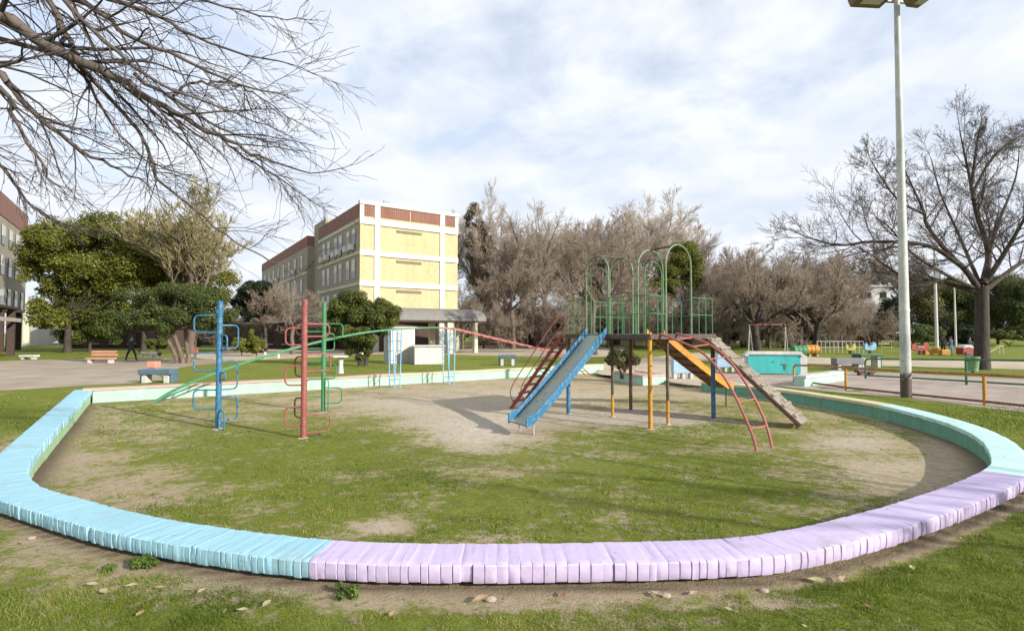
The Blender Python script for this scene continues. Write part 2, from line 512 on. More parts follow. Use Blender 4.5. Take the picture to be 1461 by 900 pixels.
dirt = mixc(n, mathn(n, 'MULTIPLY', spk, .62), dirt, (.17, .13, .075))
dirt = mixc(n, mathn(n, 'MULTIPLY', aso, .8, clamp=True), dirt, (.085, .06, .04))  # darkens the bare ground close to the wall
tuft = mathn(n, 'ADD', mathn(n, 'MULTIPLY', nb, .5), mathn(n, 'MULTIPLY', nc, .5))
gr1 = ramp(n, tuft, [(.3, (.05, .078, .010)), (.50, (.155, .19, .022)), (.72, (.31, .33, .075))]).outputs[0]
gr2 = ramp(n, tuft, [(.3, (.12, .115, .03)), (.52, (.27, .255, .07)), (.75, (.45, .38, .18))]).outputs[0]
drysel = ramp(n, mathn(n, 'ADD', mathn(n, 'MULTIPLY', na, .6), mathn(n, 'MULTIPLY', ne, .5)), [(.53, (0, 0, 0)), (.74, (1, 1, 1))]).outputs[0]
drysel2 = mathn(n, 'MULTIPLY', drysel, mathn(n, 'SUBTRACT', 1.35, ag), clamp=True)
gcol = mixc(n, drysel2, gr1, gr2)
n.links.new(mixc(n, gsel, dirt, gcol), b.inputs['Base Color'])
b.inputs['Roughness'].default_value = 1.0
b.inputs['Specular IOR Level'].default_value = .15
bump(n, b, mathn(n, 'ADD', mathn(n, 'MULTIPLY', nb, .6), nc), .9, .05)
ground = struct(np_mesh('ground', np.stack([fx, fy, z_], 1), Q, mg, None, {'grass': g_, 'sand': s_, 'bare_ground': so_}, smooth=True))

# grass blades standing in the turf near the camera
def blades(N, x0, x1, y0, y1, h0, h1, w, thr, seed):
    r = np.random.default_rng(seed)
    x = r.uniform(x0, x1, N); y = r.uniform(y0, y1, N)
    k = (np.abs(x) < y*1.02+.6) & (np.minimum(np.minimum(x-x0, x1-x), y1-y) > r.uniform(0, 1, N)**.7*np.where(y1 < 8, .5, 2.6)); x = x[k]; y = y[k]
    g, s, so, z, sd = masks(x, y)
    c = g+(vnoise(x, y, 1.1, 4)-.5)*1.1+(vnoise(x+9, y+4, 7, 3)-.5)*.9
    k = (c > thr+r.uniform(-.12, .25, len(x))) & (np.abs(sd) > .24); x, y, z, c, g = x[k], y[k], z[k], c[k], g[k]
    n = len(x)
    h = r.uniform(h0, h1, n)*(.5+.5*np.clip(c, 0, 1.2))*(.45+1.3*vnoise(x+7, y+2, 4.5, 2)**1.5*1.6); a = r.uniform(0, 6.283, n); ln = r.uniform(.2, 1.2, n)*h; la = r.uniform(0, 6.283, n)
    wx, wy = np.cos(a)*w*.5, np.sin(a)*w*.5
    V = np.empty((n, 3, 3))
    V[:, 0] = np.stack([x-wx, y-wy, z-.004], 1); V[:, 1] = np.stack([x+wx, y+wy, z-.004], 1)
    V[:, 2] = np.stack([x+np.cos(la)*ln, y+np.sin(la)*ln, z+h], 1)
    dry = np.clip((vnoise(x+3, y+8, .6, 3)-.45)*2.2+.15, 0, 1)*np.clip(1.5-g, .2, 1)
    dk = (vnoise(x+31, y+5, .9, 4)-.5)*1.1
    var = np.clip(r.normal(.42, .18, n)+dry*.34+dk, 0, 1)
    return V, var
parts_ = [blades(170000, -4.2, 4.6, 1.9, 4.6, .010, .024, .0055, .50, 1), blades(130000, -7, 7.5, 4.2, 9.5, .012, .028, .010, .62, 2), blades(50000, -11, 11, 9, 16, .012, .028, .016, .68, 3),
          blades(40000, 8.5, 16, 6.5, 14, .025, .05, .016, .40, 4), blades(25000, -17, -6.5, 5.5, 16, .025, .05, .016, .40, 5)]
Vg = np.concatenate([p[0] for p in parts_]).reshape(-1, 3); var_g = np.repeat(np.concatenate([p[1] for p in parts_]), 3)
m_blade = leafmat('grass_blades', (.055, .09, .010), (.165, .225, .020), (.42, .37, .12), .35)
lawn = np_mesh('grass', Vg, np.arange(len(Vg)).reshape(-1, 3), m_blade, None, {'var': var_g})
tag(lawn, 'short patchy green and straw coloured grass inside and around the painted wall', 'grass', kind='stuff')

# ------------------------------------------------------------------ paths: sheets with ragged edges
def sheet(name, pts, z, mat, rag=.25, step=1.2, seed=0):
    r = random.Random(seed)
    loop = []
    n = len(pts)
    for i in range(n):
        a, b_ = pts[i], pts[(i+1) % n]
        k = max(1, int((b_-a).length/step))
        for j in range(k):
            q = a.lerp(b_, j/k); loop.append((q.x+r.uniform(-rag, rag), q.y+r.uniform(-rag, rag), z))
    bm = bmesh.new()
    vs = [bm.verts.new(p) for p in loop]
    es = [bm.edges.new((vs[i], vs[(i+1) % len(vs)])) for i in range(len(vs))]
    bmesh.ops.triangle_fill(bm, use_beauty=True, edges=es)
    bmesh.ops.recalc_face_normals(bm, faces=bm.faces)
    for f in bm.faces:
        if f.normal.z < 0: f.normal_flip()
    me = bpy.data.meshes.new(name); bm.to_mesh(me); bm.free()
    me.materials.append(mat)
    o = bpy.data.objects.new(name, me); COL.objects.link(o)
    return struct(o)
def pavemat(name, c0, c1, sc=1.2, crack=(.1, .09, .08), spots=.35, slabs=0):
    m, n, b = newmat(name); v = coords(n)
    a = noise(n, sc, 8, .62, vec=v); f = noise(n, 40, 5, .7, vec=v)
    c = ramp(n, a, [(.32, c0), (.68, c1)]).outputs[0]
    c = mixc(n, 1, c, ramp(n, f, [(.3, (.8,)*3), (.7, (1.12,)*3)]).outputs[0], 'MULTIPLY')
    if slabs:
        bk = nd(n, 'ShaderNodeTexBrick', {'Scale': slabs, 'Color1': (1, 1, 1, 1), 'Color2': (.86, .85, .84, 1), 'Mortar': (.5, .47, .43, 1), 'Mortar Size': .012}); n.links.new(coords(n, scale=(1, 1, 1)), bk.inputs['Vector']); c = mixc(n, 1, c, bk.outputs[0], 'MULTIPLY')
    s = ramp(n, noise(n, sc*3, 7, .7, vec=v), [(.60, (0,)*3), (.72, (1,)*3)]).outputs[0]
    c = mixc(n, mathn(n, 'MULTIPLY', s, spots), c, crack)
    n.links.new(c, b.inputs['Base Color']); b.inputs['Roughness'].default_value = .95
    bump(n, b, f, .4, .02)
    return m
m_asph = pavemat('worn_asphalt', (.25, .20, .145), (.40, .33, .245), .5, (.15, .12, .085))
m_pave = pavemat('worn_concrete_paving', (.33, .265, .215), (.46, .385, .32), .9, slabs=.45)
m_tan = pavemat('bare_earth', (.36, .29, .20), (.52, .43, .31), .5, (.28, .25, .09), .45)
A = lambda *l: [P(a, b_, 0) for a, b_ in l]
sheet('asphalt_path', A((-260, 572), (60, 554), (131, 549), (230, 543.5), (228, 534), (262, 524), (330, 515), (240, 511), (120, 511.5), (-60, 517), (-400, 530)), .006, m_asph, .3, 1.0, 1)
sheet('earth_path', A((330, 515), (470, 508.5), (585, 504), (700, 507), (830, 510), (900, 508), (890, 494), (760, 492), (560, 492.5), (420, 494), (330, 499), (250, 508)), .004, m_tan, .3, 1.5, 2)
sheet('paved_path', A((1010, 552), (1105, 550.5), (1262, 565.5), (1300, 569), (1380, 578.5), (1520, 596), (1900, 620), (1700, 558), (1461, 541), (1300, 533), (1215, 530), (1120, 531), (960, 534), (950, 545)), .006, m_pave, .12, 1.0, 3)
sheet('worn_earth', A((860, 534), (960, 545), (1004, 552), (1030, 548), (960, 522), (1050, 508), (1000, 503), (900, 512), (840, 522)), .010, m_tan, .25, 1.0, 4)
sheet('trodden_track', A((1210, 522), (1300, 523), (1461, 527), (1800, 536), (1800, 524), (1461, 516), (1300, 512.5), (1200, 511), (1080, 506), (1075, 512)), .004, m_tan, .3, 1.2, 5)

# ------------------------------------------------------------------ the low painted wall
BLUE, LILAC, MINT, PALE, PINK, YEL, GREEN = (.30, .53, .615), (.535, .445, .63), (.40, .72, .66), (.46, .67, .62), (.52, .33, .27), (.58, .52, .31), (.13, .40, .27)
m_cb = coping_mat('blue_wall_paint', BLUE, (.13, .33, .40)); m_cl = coping_mat('lilac_wall_paint', LILAC, (.33, .26, .40)); m_cm = coping_mat('mint_white_wall_paint', PALE, (.22, .38, .36))
m_cy = coping_mat('cream_yellow_wall_paint', YEL, (.36, .30, .14)); m_cp = coping_mat('pink_wall_paint', PINK, (.36, .2, .15))
m_face_g = plaster('green_wall_face', (.15, .37, .26), .55, 2.0, .5, .75, (.09, .2, .14)); m_face_m = plaster('mint_wall_face', (.38, .58, .45), .55, 1.4, .4, .75, (.26, .38, .28)); m_face_l = plaster('pale_green_wall_face', (.42, .62, .36), .45, 2, .4, .75, (.25, .28, .15))
wall = thing('low_brick_wall', (0, 9, 0), 'low curved brick wall painted blue, lilac, mint, cream and pink around the play area', 'wall')
def nearest_i(px, py, z):
    q = P(px, py, z); return min(range(len(path)), key=lambda i: (path[i]-q).length)
i_bl = nearest_i(478, 769, .17); i_lm = nearest_i(1405, 670, .18); i_my = nearest_i(1253, 577, .22)
def bricks(i0, i1, mat, hgt, label, seed, pitch=1, groove=.010):
    """painted-over bricks on edge: one skin, its top nearly level, its outer face notched at every brick joint"""
    r = random.Random(seed)
    V, var, jn = [], [], []; secs = 0
    i = i0
    gap0 = 0.0
    while i < i1:
        k = min(i1, i+max(1, int(round(pitch*r.choice((.85, 1, 1, 1, 1.1))))))
        jo, ji, q = r.gauss(0, .002), r.gauss(0, .0045), r.random()
        if r.random() < .05: jo -= r.uniform(.006, .016)
        jz = r.gauss(0, .0004); low = -hgt+r.uniform(-.004, .006)
        g = groove*r.choice((.4, .6, .8, 1.0, 1.3))
        tz = 0 if r.random() < .93 else r.uniform(.002, .005)
        e_w = min(.2, .06*3/(k-i)); st = [(.0, 1), (e_w, .0), (.5, -.12), (1-e_w, .0), (1.0, 1)]
        for t, n_ in (st if i == i0 else st[1:]):
            f = i+(k-i)*t; a = min(int(f), len(path)-2); u = f-a
            p = path[a].lerp(path[a+1], u); nn = pn[a].lerp(pn[a+1], u).normalized()
            gg = g*max(n_, -.1)
            prof = [(-.012+ji+.002, low), (-.012+ji+gg*.7, jz-.012), (-.004+ji+gg*.7, jz-.002-tz*n_*(n_ > 0)), (.12, jz-tz*.5*(n_ > 0)), (WW-.08, jz-tz*.6*(n_ > 0)), (WW-.012+jo-gg, jz-.003-tz*(n_ > 0)), (WW-.002+jo-gg, jz-.012-tz*(n_ > 0)), (WW+jo-gg*1.1, jz-.07), (WW-.006+jo-gg*1.2, low+.012), (WW-.014+jo-gg, low)]
            for off, z in prof:
                ch = r.gauss(0, .0016) if off > .1 else r.gauss(0, .001)
                if WW-.03 < off and z > -.03 and r.random() < .05: ch -= r.uniform(.004, .012)
                w_ = p+nn*(off+ch); V.append((w_.x, w_.y, p.z+z+min(0, ch)*.8+r.gauss(0, .0007))); var.append(q); jn.append(1.0 if (n_ > .5 and off > WW-.05) else 0.0)
            secs += 1
        i = k
    m = 10; Fq = []
    for s_ in range(secs-1):
        for c in range(m): Fq.append((s_*m+c, (s_+1)*m+c, (s_+1)*m+(c+1) % m, s_*m+(c+1) % m))
    Fq.append((0, 1, 2, 9)); Fq.append((9, 2, 6, 8)); e_ = (secs-1)*m; Fq.append((e_+9, e_+2, e_+1, e_)); Fq.append((e_+8, e_+6, e_+2, e_+9))
    ob = np_mesh('coping', np.array(V), np.array(Fq), mat, wall, {'var': np.array(var), 'joint': np.array(jn)}, smooth=True)
    try: ob.data.set_sharp_from_angle(angle=math.radians(38))
    except Exception: pass
    ob['label'] = label
    return ob
bricks(0, i_bl, m_cb, .138, 'light blue coping of bricks on edge', 1, 2)
bricks(i_bl, i_lm, m_cl, .138, 'lilac coping of bricks on edge', 2, 2.6, .012)
bricks(i_lm, i_my, m_cm, .075, 'mint white coping', 3, 7, .006)
bricks(i_my, len(path)-1, m_cy, .075, 'cream yellow coping', 4, 7, .006)
def wall_base(i0, i1, mat, drop, name='wall_base', w_out=.06):
    mb = MB(); pts = list(range(i0, i1+1, 4))
    if pts[-1] != i1: pts.append(i1)
    vs = []
    for i in pts:
        p, nn = path[i], pn[i]
        jit = random.gauss(0, .004)
        for off, z in ((.012+jit, p.z-drop), (WW-w_out, p.z-drop), (WW-w_out, -.3), (.012+jit, -.3)):
            w_ = p+nn*off; vs.append((w_.x, w_.y, z))
    m = len(pts)
    fs = [tuple(range(4)), tuple(range(4*m-1, 4*m-5, -1))]
    for i in range(m-1):
        for k in range(4): fs.append((i*4+k, (i+1)*4+k, (i+1)*4+(k+1) % 4, i*4+(k+1) % 4))
    mb.add(vs, fs)
    return mb.build(name, mat, wall)
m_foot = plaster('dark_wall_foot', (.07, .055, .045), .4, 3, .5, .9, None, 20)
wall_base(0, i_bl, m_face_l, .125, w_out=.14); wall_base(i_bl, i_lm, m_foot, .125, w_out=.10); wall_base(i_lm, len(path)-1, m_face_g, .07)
# straight back wall
def back_piece(t0, t1, z0, z1, d0, d1, mat, name, bev=0.0, jit=0, label=None):
    mb = MB()
    L = (back_b-back_a).length
    k = max(2, int((t1-t0)*L/.6)); vs = []
    for i in range(k+1):
        q = back_a+(back_b-back_a)*(t0+(t1-t0)*i/k)
        j1, j2 = random.gauss(0, jit), random.gauss(0, jit)
        for d, z in ((d0+j1, z0), (d1+j1, z0), (d1, z1+j2), (d0+j1, z1+j2)):
            w_ = q+back_n*d; vs.append((w_.x, w_.y, z))
    m = k+1
    fs = [tuple(range(4)), tuple(range(4*m-1, 4*m-5, -1))]
    for i in range(k):
        for c in range(4): fs.append((i*4+c, (i+1)*4+c, (i+1)*4+(c+1) % 4, i*4+(c+1) % 4))
    mb.add(vs, fs)
    o = mb.build(name, mat, wall, bevel=bev)
    if label: o['label'] = label
back_piece(.0, 1, -.3, .225, .01, .38, m_face_m, 'wall_base', 0, .004)
tsplit = 0.46
back_piece(-.012, tsplit, .228, .285, -.03, .43, m_cp, 'coping', .01, .006, 'pink coping')
back_piece(tsplit+.001, 1, .228, .285, -.03, .43, m_cy, 'coping', .01, .006, 'cream yellow coping along the back')
# ------------------------------------------------------------------ buildings
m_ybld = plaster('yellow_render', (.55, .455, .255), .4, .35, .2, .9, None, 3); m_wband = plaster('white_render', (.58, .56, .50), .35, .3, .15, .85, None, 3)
m_gbld = plaster('shaded_side_render', (.35, .31, .225), .35, .25, .2, .9, None, 3)  # darker copy of the yellow render, the side's shade put into its colour
m_brick = plaster('red_brick_parapet', (.27, .135, .10), .6, .6, .5, .9, (.14, .06, .05), 7)
m_glass, n, b = newmat('dark_window_glass'); b.inputs['Base Color'].default_value = (.035, .04, .04, 1); b.inputs['Roughness'].default_value = .15
m_shut = plaster('white_shutter', (.66, .65, .60), .3, 1, .1, .6, None, 8)
m_dark = plaster('dark_brown_boarding', (.07, .045, .035), .4, .6, .2, .9, None, 4)
m_cream = plaster('cream_render', (.60, .58, .42), .3, .4, .15, .85, None, 4)
m_roofg = plaster('grey_roof_sheet', (.20, .185, .165), .4, .8, .15, .8, None, 6)
m_white = plaster('white_painted_render', (.60, .58, .55), .45, .8, .15, .8, None, 6)
m_lgrey = plaster('light_grey_render', (.50, .47, .44), .35, .6, .15, .85, None, 6)
HB = 14.6
UL = Vector((-.564, .826, 0)); UR = Vector((.826, .564, 0))
C0 = Vector((-14.6, 50, 0))
bld = thing('apartment_building', C0, 'four storey yellow apartment building with white bands and red brick parapet', 'building')
ZR = Matrix((UR, Vector((-UR.y, UR.x, 0)), Vector((0, 0, 1)))).transposed()     # x along the sunny gable, y into the building
ZL = Matrix((UL, Vector((-UL.y, UL.x, 0)), Vector((0, 0, 1)))).transposed()
def fb(mb, O, M, u0, u1, z0, z1, d0, d1):
    """box on a facade: along u, up z, depth d (negative stands proud)"""
    mb.box(O + M @ Vector(((u0+u1)/2, (d0+d1)/2, 0)) + Vector((0, 0, (z0+z1)/2)), (u1-u0, d1-d0, z1-z0), M=M)
WL = 10.6
def facade_pt(u, w): return C0 + UR*u + UL*w
mb = MB()
poly = [facade_pt(0, 0), facade_pt(WL, 0), facade_pt(WL, 15.6), facade_pt(0, 15.6)]
mb.prism(poly, (0, 0, 3.1), (0, 0, HB-.25)); mb.build('wall', m_ybld, bld)
mb = MB(); poly = [facade_pt(1.2, .3), facade_pt(WL-1.2, 1.6), facade_pt(WL-1.2, 54), facade_pt(1.2, 54)]
mb.prism(poly, (0, 0, -.1), (0, 0, 3.1)); mb.build('ground_floor', m_dark, bld)
mb = MB()
for u in (1.4, 8.47): fb(mb, C0, ZR, u, u+.56, 3.1, HB+.05, -.10, .1)
for z0, z1 in ((12.35, 12.95), (9.3, 9.85), (6.35, 6.9), (3.25, 3.8)): fb(mb, C0, ZR, -.04, WL+.04, z0, z1, -.075, .1)
fb(mb, C0, ZR, -.1, WL+.1, HB-.33, HB+.02, -.14, .3)
fb(mb, C0, ZR, -.05, .35, 12.9, HB-.3, -.06, .1); fb(mb, C0, ZR, WL-.35, WL+.05, 12.9, HB-.3, -.06, .1)
for u in (.2, 10.0): fb(mb, C0, ZR, u, u+.5, -.1, 3.1, .0, .5)
fb(mb, C0, ZR, 1.4, 1.96, -.1, 3.1, .0, .5); fb(mb, C0, ZR, 8.47, 9.03, -.1, 3.1, .0, .5)
mb.build('white_band', m_wband, bld)
for (u0, u1) in ((.36, 1.38), (1.98, 5.1), (5.22, 8.45), (9.05, 10.24)):
    mb = MB(); fb(mb, C0, ZR, u0, u1, 13.15, HB-.36, -.03, .1)
    k = u0+.12
    while k < u1-.05: fb(mb, C0, ZR, k, k+.05, 13.2, HB-.40, -.055, 0); k += .22
    mb.build('brick_panel', m_brick, bld)
for z in (12.05, 9.02, 6.05):
    mb = MB(); fb(mb, C0, ZR, 3.65, 6.4, z-.22, z+.06, -.03, .1); mb.build('vent_slot', plaster('vent_shade', (.20, .17, .10), .3), bld)
    mb = MB(); fb(mb, C0, ZR, .3, 10.3, z+.27, z+.30, -.09, -.05); mb.build('drip_ledge', m_dark, bld)
# long shaded side: two blocks with a stair tower between
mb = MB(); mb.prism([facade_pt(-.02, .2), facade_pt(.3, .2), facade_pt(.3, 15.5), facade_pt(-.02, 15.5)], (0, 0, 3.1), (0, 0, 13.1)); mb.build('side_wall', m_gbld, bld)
mb = MB(); mb.prism([facade_pt(-.06, .3), facade_pt(.3, .3), facade_pt(.3, 15.5), facade_pt(-.06, 15.5)], (0, 0, 13.1), (0, 0, HB-.2)); mb.build('brick_panel', m_brick, bld)
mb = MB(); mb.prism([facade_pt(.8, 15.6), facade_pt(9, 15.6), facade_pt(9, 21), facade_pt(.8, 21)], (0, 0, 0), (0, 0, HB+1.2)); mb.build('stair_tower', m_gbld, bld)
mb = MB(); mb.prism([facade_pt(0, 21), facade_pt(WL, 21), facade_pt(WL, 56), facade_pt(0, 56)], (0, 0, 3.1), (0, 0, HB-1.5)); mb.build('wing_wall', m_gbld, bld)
mb = MB(); mb.prism([facade_pt(-.05, 21), facade_pt(WL-.3, 21), facade_pt(WL-.3, 56), facade_pt(-.05, 56)], (0, 0, HB-1.5), (0, 0, HB-.2)); mb.build('brick_panel', m_brick, bld)
mb = MB()
for z in (12.7, 9.6, 6.6, 3.5): mb.prism([facade_pt(-.09, .2), facade_pt(.1, .2), facade_pt(.1, 15.4), facade_pt(-.09, 15.4)], (0, 0, z-.14), (0, 0, z+.14))
for z in (9.6, 6.6, 3.5): mb.prism([facade_pt(-.07, 21.1), facade_pt(.1, 21.1), facade_pt(.1, 55.9), facade_pt(-.07, 55.9)], (0, 0, z-.12), (0, 0, z+.12))
mb.build('floor_band', m_cream, bld)
winrng = random.Random(4)
for w in (1.8, 3.6, 6.2, 8.0, 10.8, 12.8, 24, 28, 32, 36, 40, 44, 48, 52):
    for z in (4.1, 7.2, 10.2):
        mb = MB(); p = facade_pt(-.03, w) + Vector((0, 0, z+.95)); mb.box(p, (1.0, .06, 1.9), M=ZL); wi = mb.build('window', m_glass, bld)
        mb = MB(); s = winrng.choice((.5, .8, 1.2)); mb.box(facade_pt(-.07, w)+Vector((0, 0, z+1.9-s/2)), (1.0, .05, s), M=ZL); mb.build('shutter', m_shut, wi)
        if winrng.random() < .3:
            mb = MB(); mb.box(facade_pt(-.3, w+.1)+Vector((0, 0, z+.1)), (.8, .4, .55), M=ZL); mb.build('air_conditioner', m_shut, bld)
mb = MB()
mb.tube([facade_pt(4.2, 5)+Vector((0, 0, HB-.3)), facade_pt(4.2, 5)+Vector((0, 0, HB+1.7))], .03, 5); mb.tube([facade_pt(4.0, 5)+Vector((0, 0, HB+1.5)), facade_pt(4.9, 5)+Vector((0, 0, HB+1.5))], .02, 4)
mb.build('antenna', m_dark, bld)
# flat building at the far left edge
E0 = Vector((-53.9, 57.8, 0)); UD = -UL
lb = thing('brick_apartment_block', E0, 'apartment block with red brick parapet cut by the left edge of the photo', 'building')
nrm = Vector((-.826, -.564, 0))
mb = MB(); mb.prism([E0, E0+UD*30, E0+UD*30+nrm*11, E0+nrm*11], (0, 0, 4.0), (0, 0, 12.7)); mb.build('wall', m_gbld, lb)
mb = MB(); mb.prism([E0-nrm*.06, E0+UD*30-nrm*.06, E0+UD*30+nrm*11, E0+nrm*11], (0, 0, 12.7), (0, 0, HB+.2)); mb.build('brick_panel', m_brick, lb)
mb = MB(); mb.prism([E0+UD*14+nrm*1.5, E0+UD*30+nrm*1.5, E0+UD*30+nrm*10, E0+UD*14+nrm*10], (0, 0, -.1), (0, 0, 3.4)); mb.build('ground_floor', m_dark, lb)
ML = Matrix((UD, Vector((-UD.y, UD.x, 0)), Vector((0, 0, 1)))).transposed()
for k in range(9):
    for z in (4.3, 7.3, 10.1):
        p = E0+UD*(2+k*3.0)-nrm*.03
        mb = MB(); mb.box(p+Vector((0, 0, z+.9)), (1.3, .08, 1.8), M=ML); wi = mb.build('window', m_glass, lb)
        mb = MB(); mb.box(p-nrm*.04+Vector((0, 0, z+1.3)), (1.3, .05, winrng.choice((.6, 1.0))), M=ML); mb.build('shutter', m_shut, wi)
mb = MB()
for k in range(8): mb.box(E0+UD*(1.5+k*4)+nrm*.25+Vector((0, 0, 2.0)), (.5, .5, 4.1), M=ML)
mb.build('pillar', m_dark, lb)
# dark canopy on posts before it
q = PD(-16, 470, 40); can = thing('flat_canopy', (q.x, q.y, 0), 'flat dark canopy with grey edge on brown posts at the left edge', 'canopy')
mb = MB(); a = PD(30, 440, 44); a.z = 0; b_ = a+UD*13
mb.prism([a, b_, b_+nrm*5, a+nrm*5], (0, 0, 3.75), (0, 0, 3.95)); mb.build('roof', m_dark, can)
mb = MB(); mb.prism([a-nrm*.05, b_-nrm*.05, b_+nrm*.02, a+nrm*.02], (0, 0, 2.75), (0, 0, 3.05)); mb.build('edge_beam', m_lgrey, can)
for k in (1.6, 7.5):
    mb = MB(); p = a+UD*k+nrm*.3; mb.box(p+Vector((0, 0, 1.9)), (.45, .45, 3.9), M=ML); mb.build('post', m_dark, can)
# white vaulted shed with cream pillar
q = P(36, 494.5, 0); q = q*1.0
shed = thing('market_shelter', (q.x, q.y, 0), 'white vaulted roof shelter on a stout pale yellow pillar beyond the asphalt', 'shelter')
mb = MB(); mb.lathe((q.x, q.y, 0), [(.42, -.1), (.42, 2.9), (.36, 3.6), (.30, 4.6), (.28, 6.4)], 10); mb.build('pillar', m_cream, shed, smooth=True)
def vault(mb, c, L, Wd, z0, h, M, th=.1, n=10):
    o = []
    for r_, sg in ((1, 1), (1-.06, -1)):
        arc = [(-Wd/2*r_*math.cos(math.pi*i/n), z0+h*r_*math.sin(math.pi*i/n)) for i in range(n+1)]
        o += arc if sg == 1 else arc[::-1]
    mb.prism([c + M @ Vector((-L/2, y, z)) for y, z in o], (0, 0, 0), M @ Vector((L, 0, 0)))
MX = Matrix.Rotation(math.radians(80), 3, 'Z')
mb = MB(); vault(mb, Vector((q.x-.2, q.y+2.2, 0)), 5, 5.6, 3.1, 1.25, MX); mb.build('roof', m_white, shed, smooth=True)
mb = MB(); mb.box((q.x+1.2, q.y+1.6, 2.95), (9.5, 3.5, .2)); mb.build('eave', m_white, shed)
mb = MB(); mb.box((q.x+3.5, q.y+7, 1.4), (22, .4, 3.0)); mb.build('back_wall', m_lgrey, shed)
mb = MB(); mb.box((q.x+5.0, q.y+6.7, 1.35), (9, .3, 2.6)); mb.build('dark_opening', m_dark, shed)
for dx in (-3.6, 9.2, 12.0):
    mb = MB(); mb.box((q.x+dx, q.y+3.2, 1.4), (.3, .3, 3.0)); mb.build('post', m_white if dx < 0 else m_brick, shed)
# vaulted grey shelter before the yellow gable
q = P(642, 503, 0)
sh2 = thing('carport', (q.x, q.y, 0), 'grey barrel roof shelter on cream posts in front of the yellow building', 'shelter')
MX2 = Matrix.Rotation(math.atan2(UR.y, UR.x), 3, 'Z')
mb = MB(); vault(mb, q+UR*(-3.2)+UL*.5, 12.4, 4.4, 2.95, 1.15, MX2); mb.build('roof', m_roofg, sh2, smooth=True)
mb = MB(); mb.box(q+UR*(-3.2)+UL*.5+Vector((0, 0, 2.86)), (12.3, 4.3, .12), M=MX2); mb.build('ceiling', m_dark, sh2)
for u, v_ in ((-.8, -1.4), (1.9, -1.4), (-8.6, -1.4), (-.8, 2.2), (1.9, 2.2)):
    mb = MB(); mb.box(q+UR*u+UL*v_+Vector((0, 0, 1.4)), (.55 if u < 0 else .34, .4, 2.9), M=MX2); mb.build('post', m_cream, sh2)
# white building far behind the oak, low pale buildings behind the trees
def far_block(px0, px1, dep, h, mat, lab, name='distant_building', rows=4, cols=4):
    a, b2 = PD(px0, 470, dep), PD(px1, 470, dep)
    t = thing(name, ((a.x+b2.x)/2, dep, 0), lab, 'building')
    mb = MB(); mb.box(((a.x+b2.x)/2, dep+4, h/2), (b2.x-a.x, 8, h)); mb.build('wall', mat, t)
    mb = MB(); mb.box(((a.x+b2.x)/2, dep+4, h+.12), (b2.x-a.x+.4, 8.4, .25)); mb.build('roof', m_lgrey, t)
    for r in range(rows):
        for c in range(cols):
            x = a.x+(b2.x-a.x)*(c+.5)/cols; z = h*(r+.42)/rows
            mb = MB(); mb.box((x, dep-.02, z), ((b2.x-a.x)/cols*.42, .1, h/rows*.42)); f = mb.build('window', m_glass, t)
            mb = MB(); mb.box((x, dep-.1, z-h/rows*.24), ((b2.x-a.x)/cols*.5, .16, .1)); mb.build('sill', m_lgrey, f)
    return t
far_block(1207, 1272, 84, 9.2, m_white, 'white four storey building glimpsed behind the bare oak branches', rows=4, cols=3)
far_block(868, 1010, 95, 4.4, m_white, 'low white building far behind the climbing frame', rows=1, cols=7)
far_block(1010, 1062, 88, 3.6, m_cream, 'low cream building behind the willow trunks', rows=1, cols=3)
far_block(286, 372, 76, 3.4, m_dark, 'low dark shed behind the leafy trees', rows=1, cols=4)
far_block(372, 470, 60, 3.0, m_dark, 'low brown shed beside the shaded wing of the yellow building', rows=1, cols=4)
far_block(690, 850, 72, 3.2, m_dark, 'low dark brown building behind the bare trees', rows=1, cols=5)
far_block(96, 230, 62, 3.0, m_dark, 'long low brown kiosk behind the green trees', rows=1, cols=5)
# service boxes by the shelter
q = P(566, 518.5, 0)
t = thing('meter_cabin', q, 'tall white and grey meter cabin beside the bushy tree', 'cabin')
R8 = math.radians(32)
mb = MB(); mb.box(q+Vector((0, .7, 1.05)), (1.55, 1.3, 2.2), R8); mb.build('body', m_white, t, bevel=.02)
mb = MB(); mb.box(q+Vector((0, .7, 2.2)), (1.7, 1.45, .1), R8); mb.build('roof', m_lgrey, t, bevel=.01)
mb = MB(); mb.box(q+Vector((.36, .14, 1.0)), (.7, .05, 1.8), R8); mb.build('door', m_lgrey, t)
q = P(609, 519.5, 0)
t = thing('utility_box', q, 'low white rendered utility box with grey lid next to the meter cabin', 'utility box')
mb = MB(); mb.box(q+Vector((0, .6, .5)), (1.75, 1.2, 1.1), .25); mb.build('body', m_white, t, bevel=.02)
mb = MB(); mb.box(q+Vector((0, .6, 1.08)), (1.9, 1.34, .09), .25); mb.build('lid', m_lgrey, t, bevel=.01)
mb = MB(); mb.box(q+Vector((-.38, .02, .5)), (.72, .04, .8), .25); mb.build('door', m_lgrey, t)

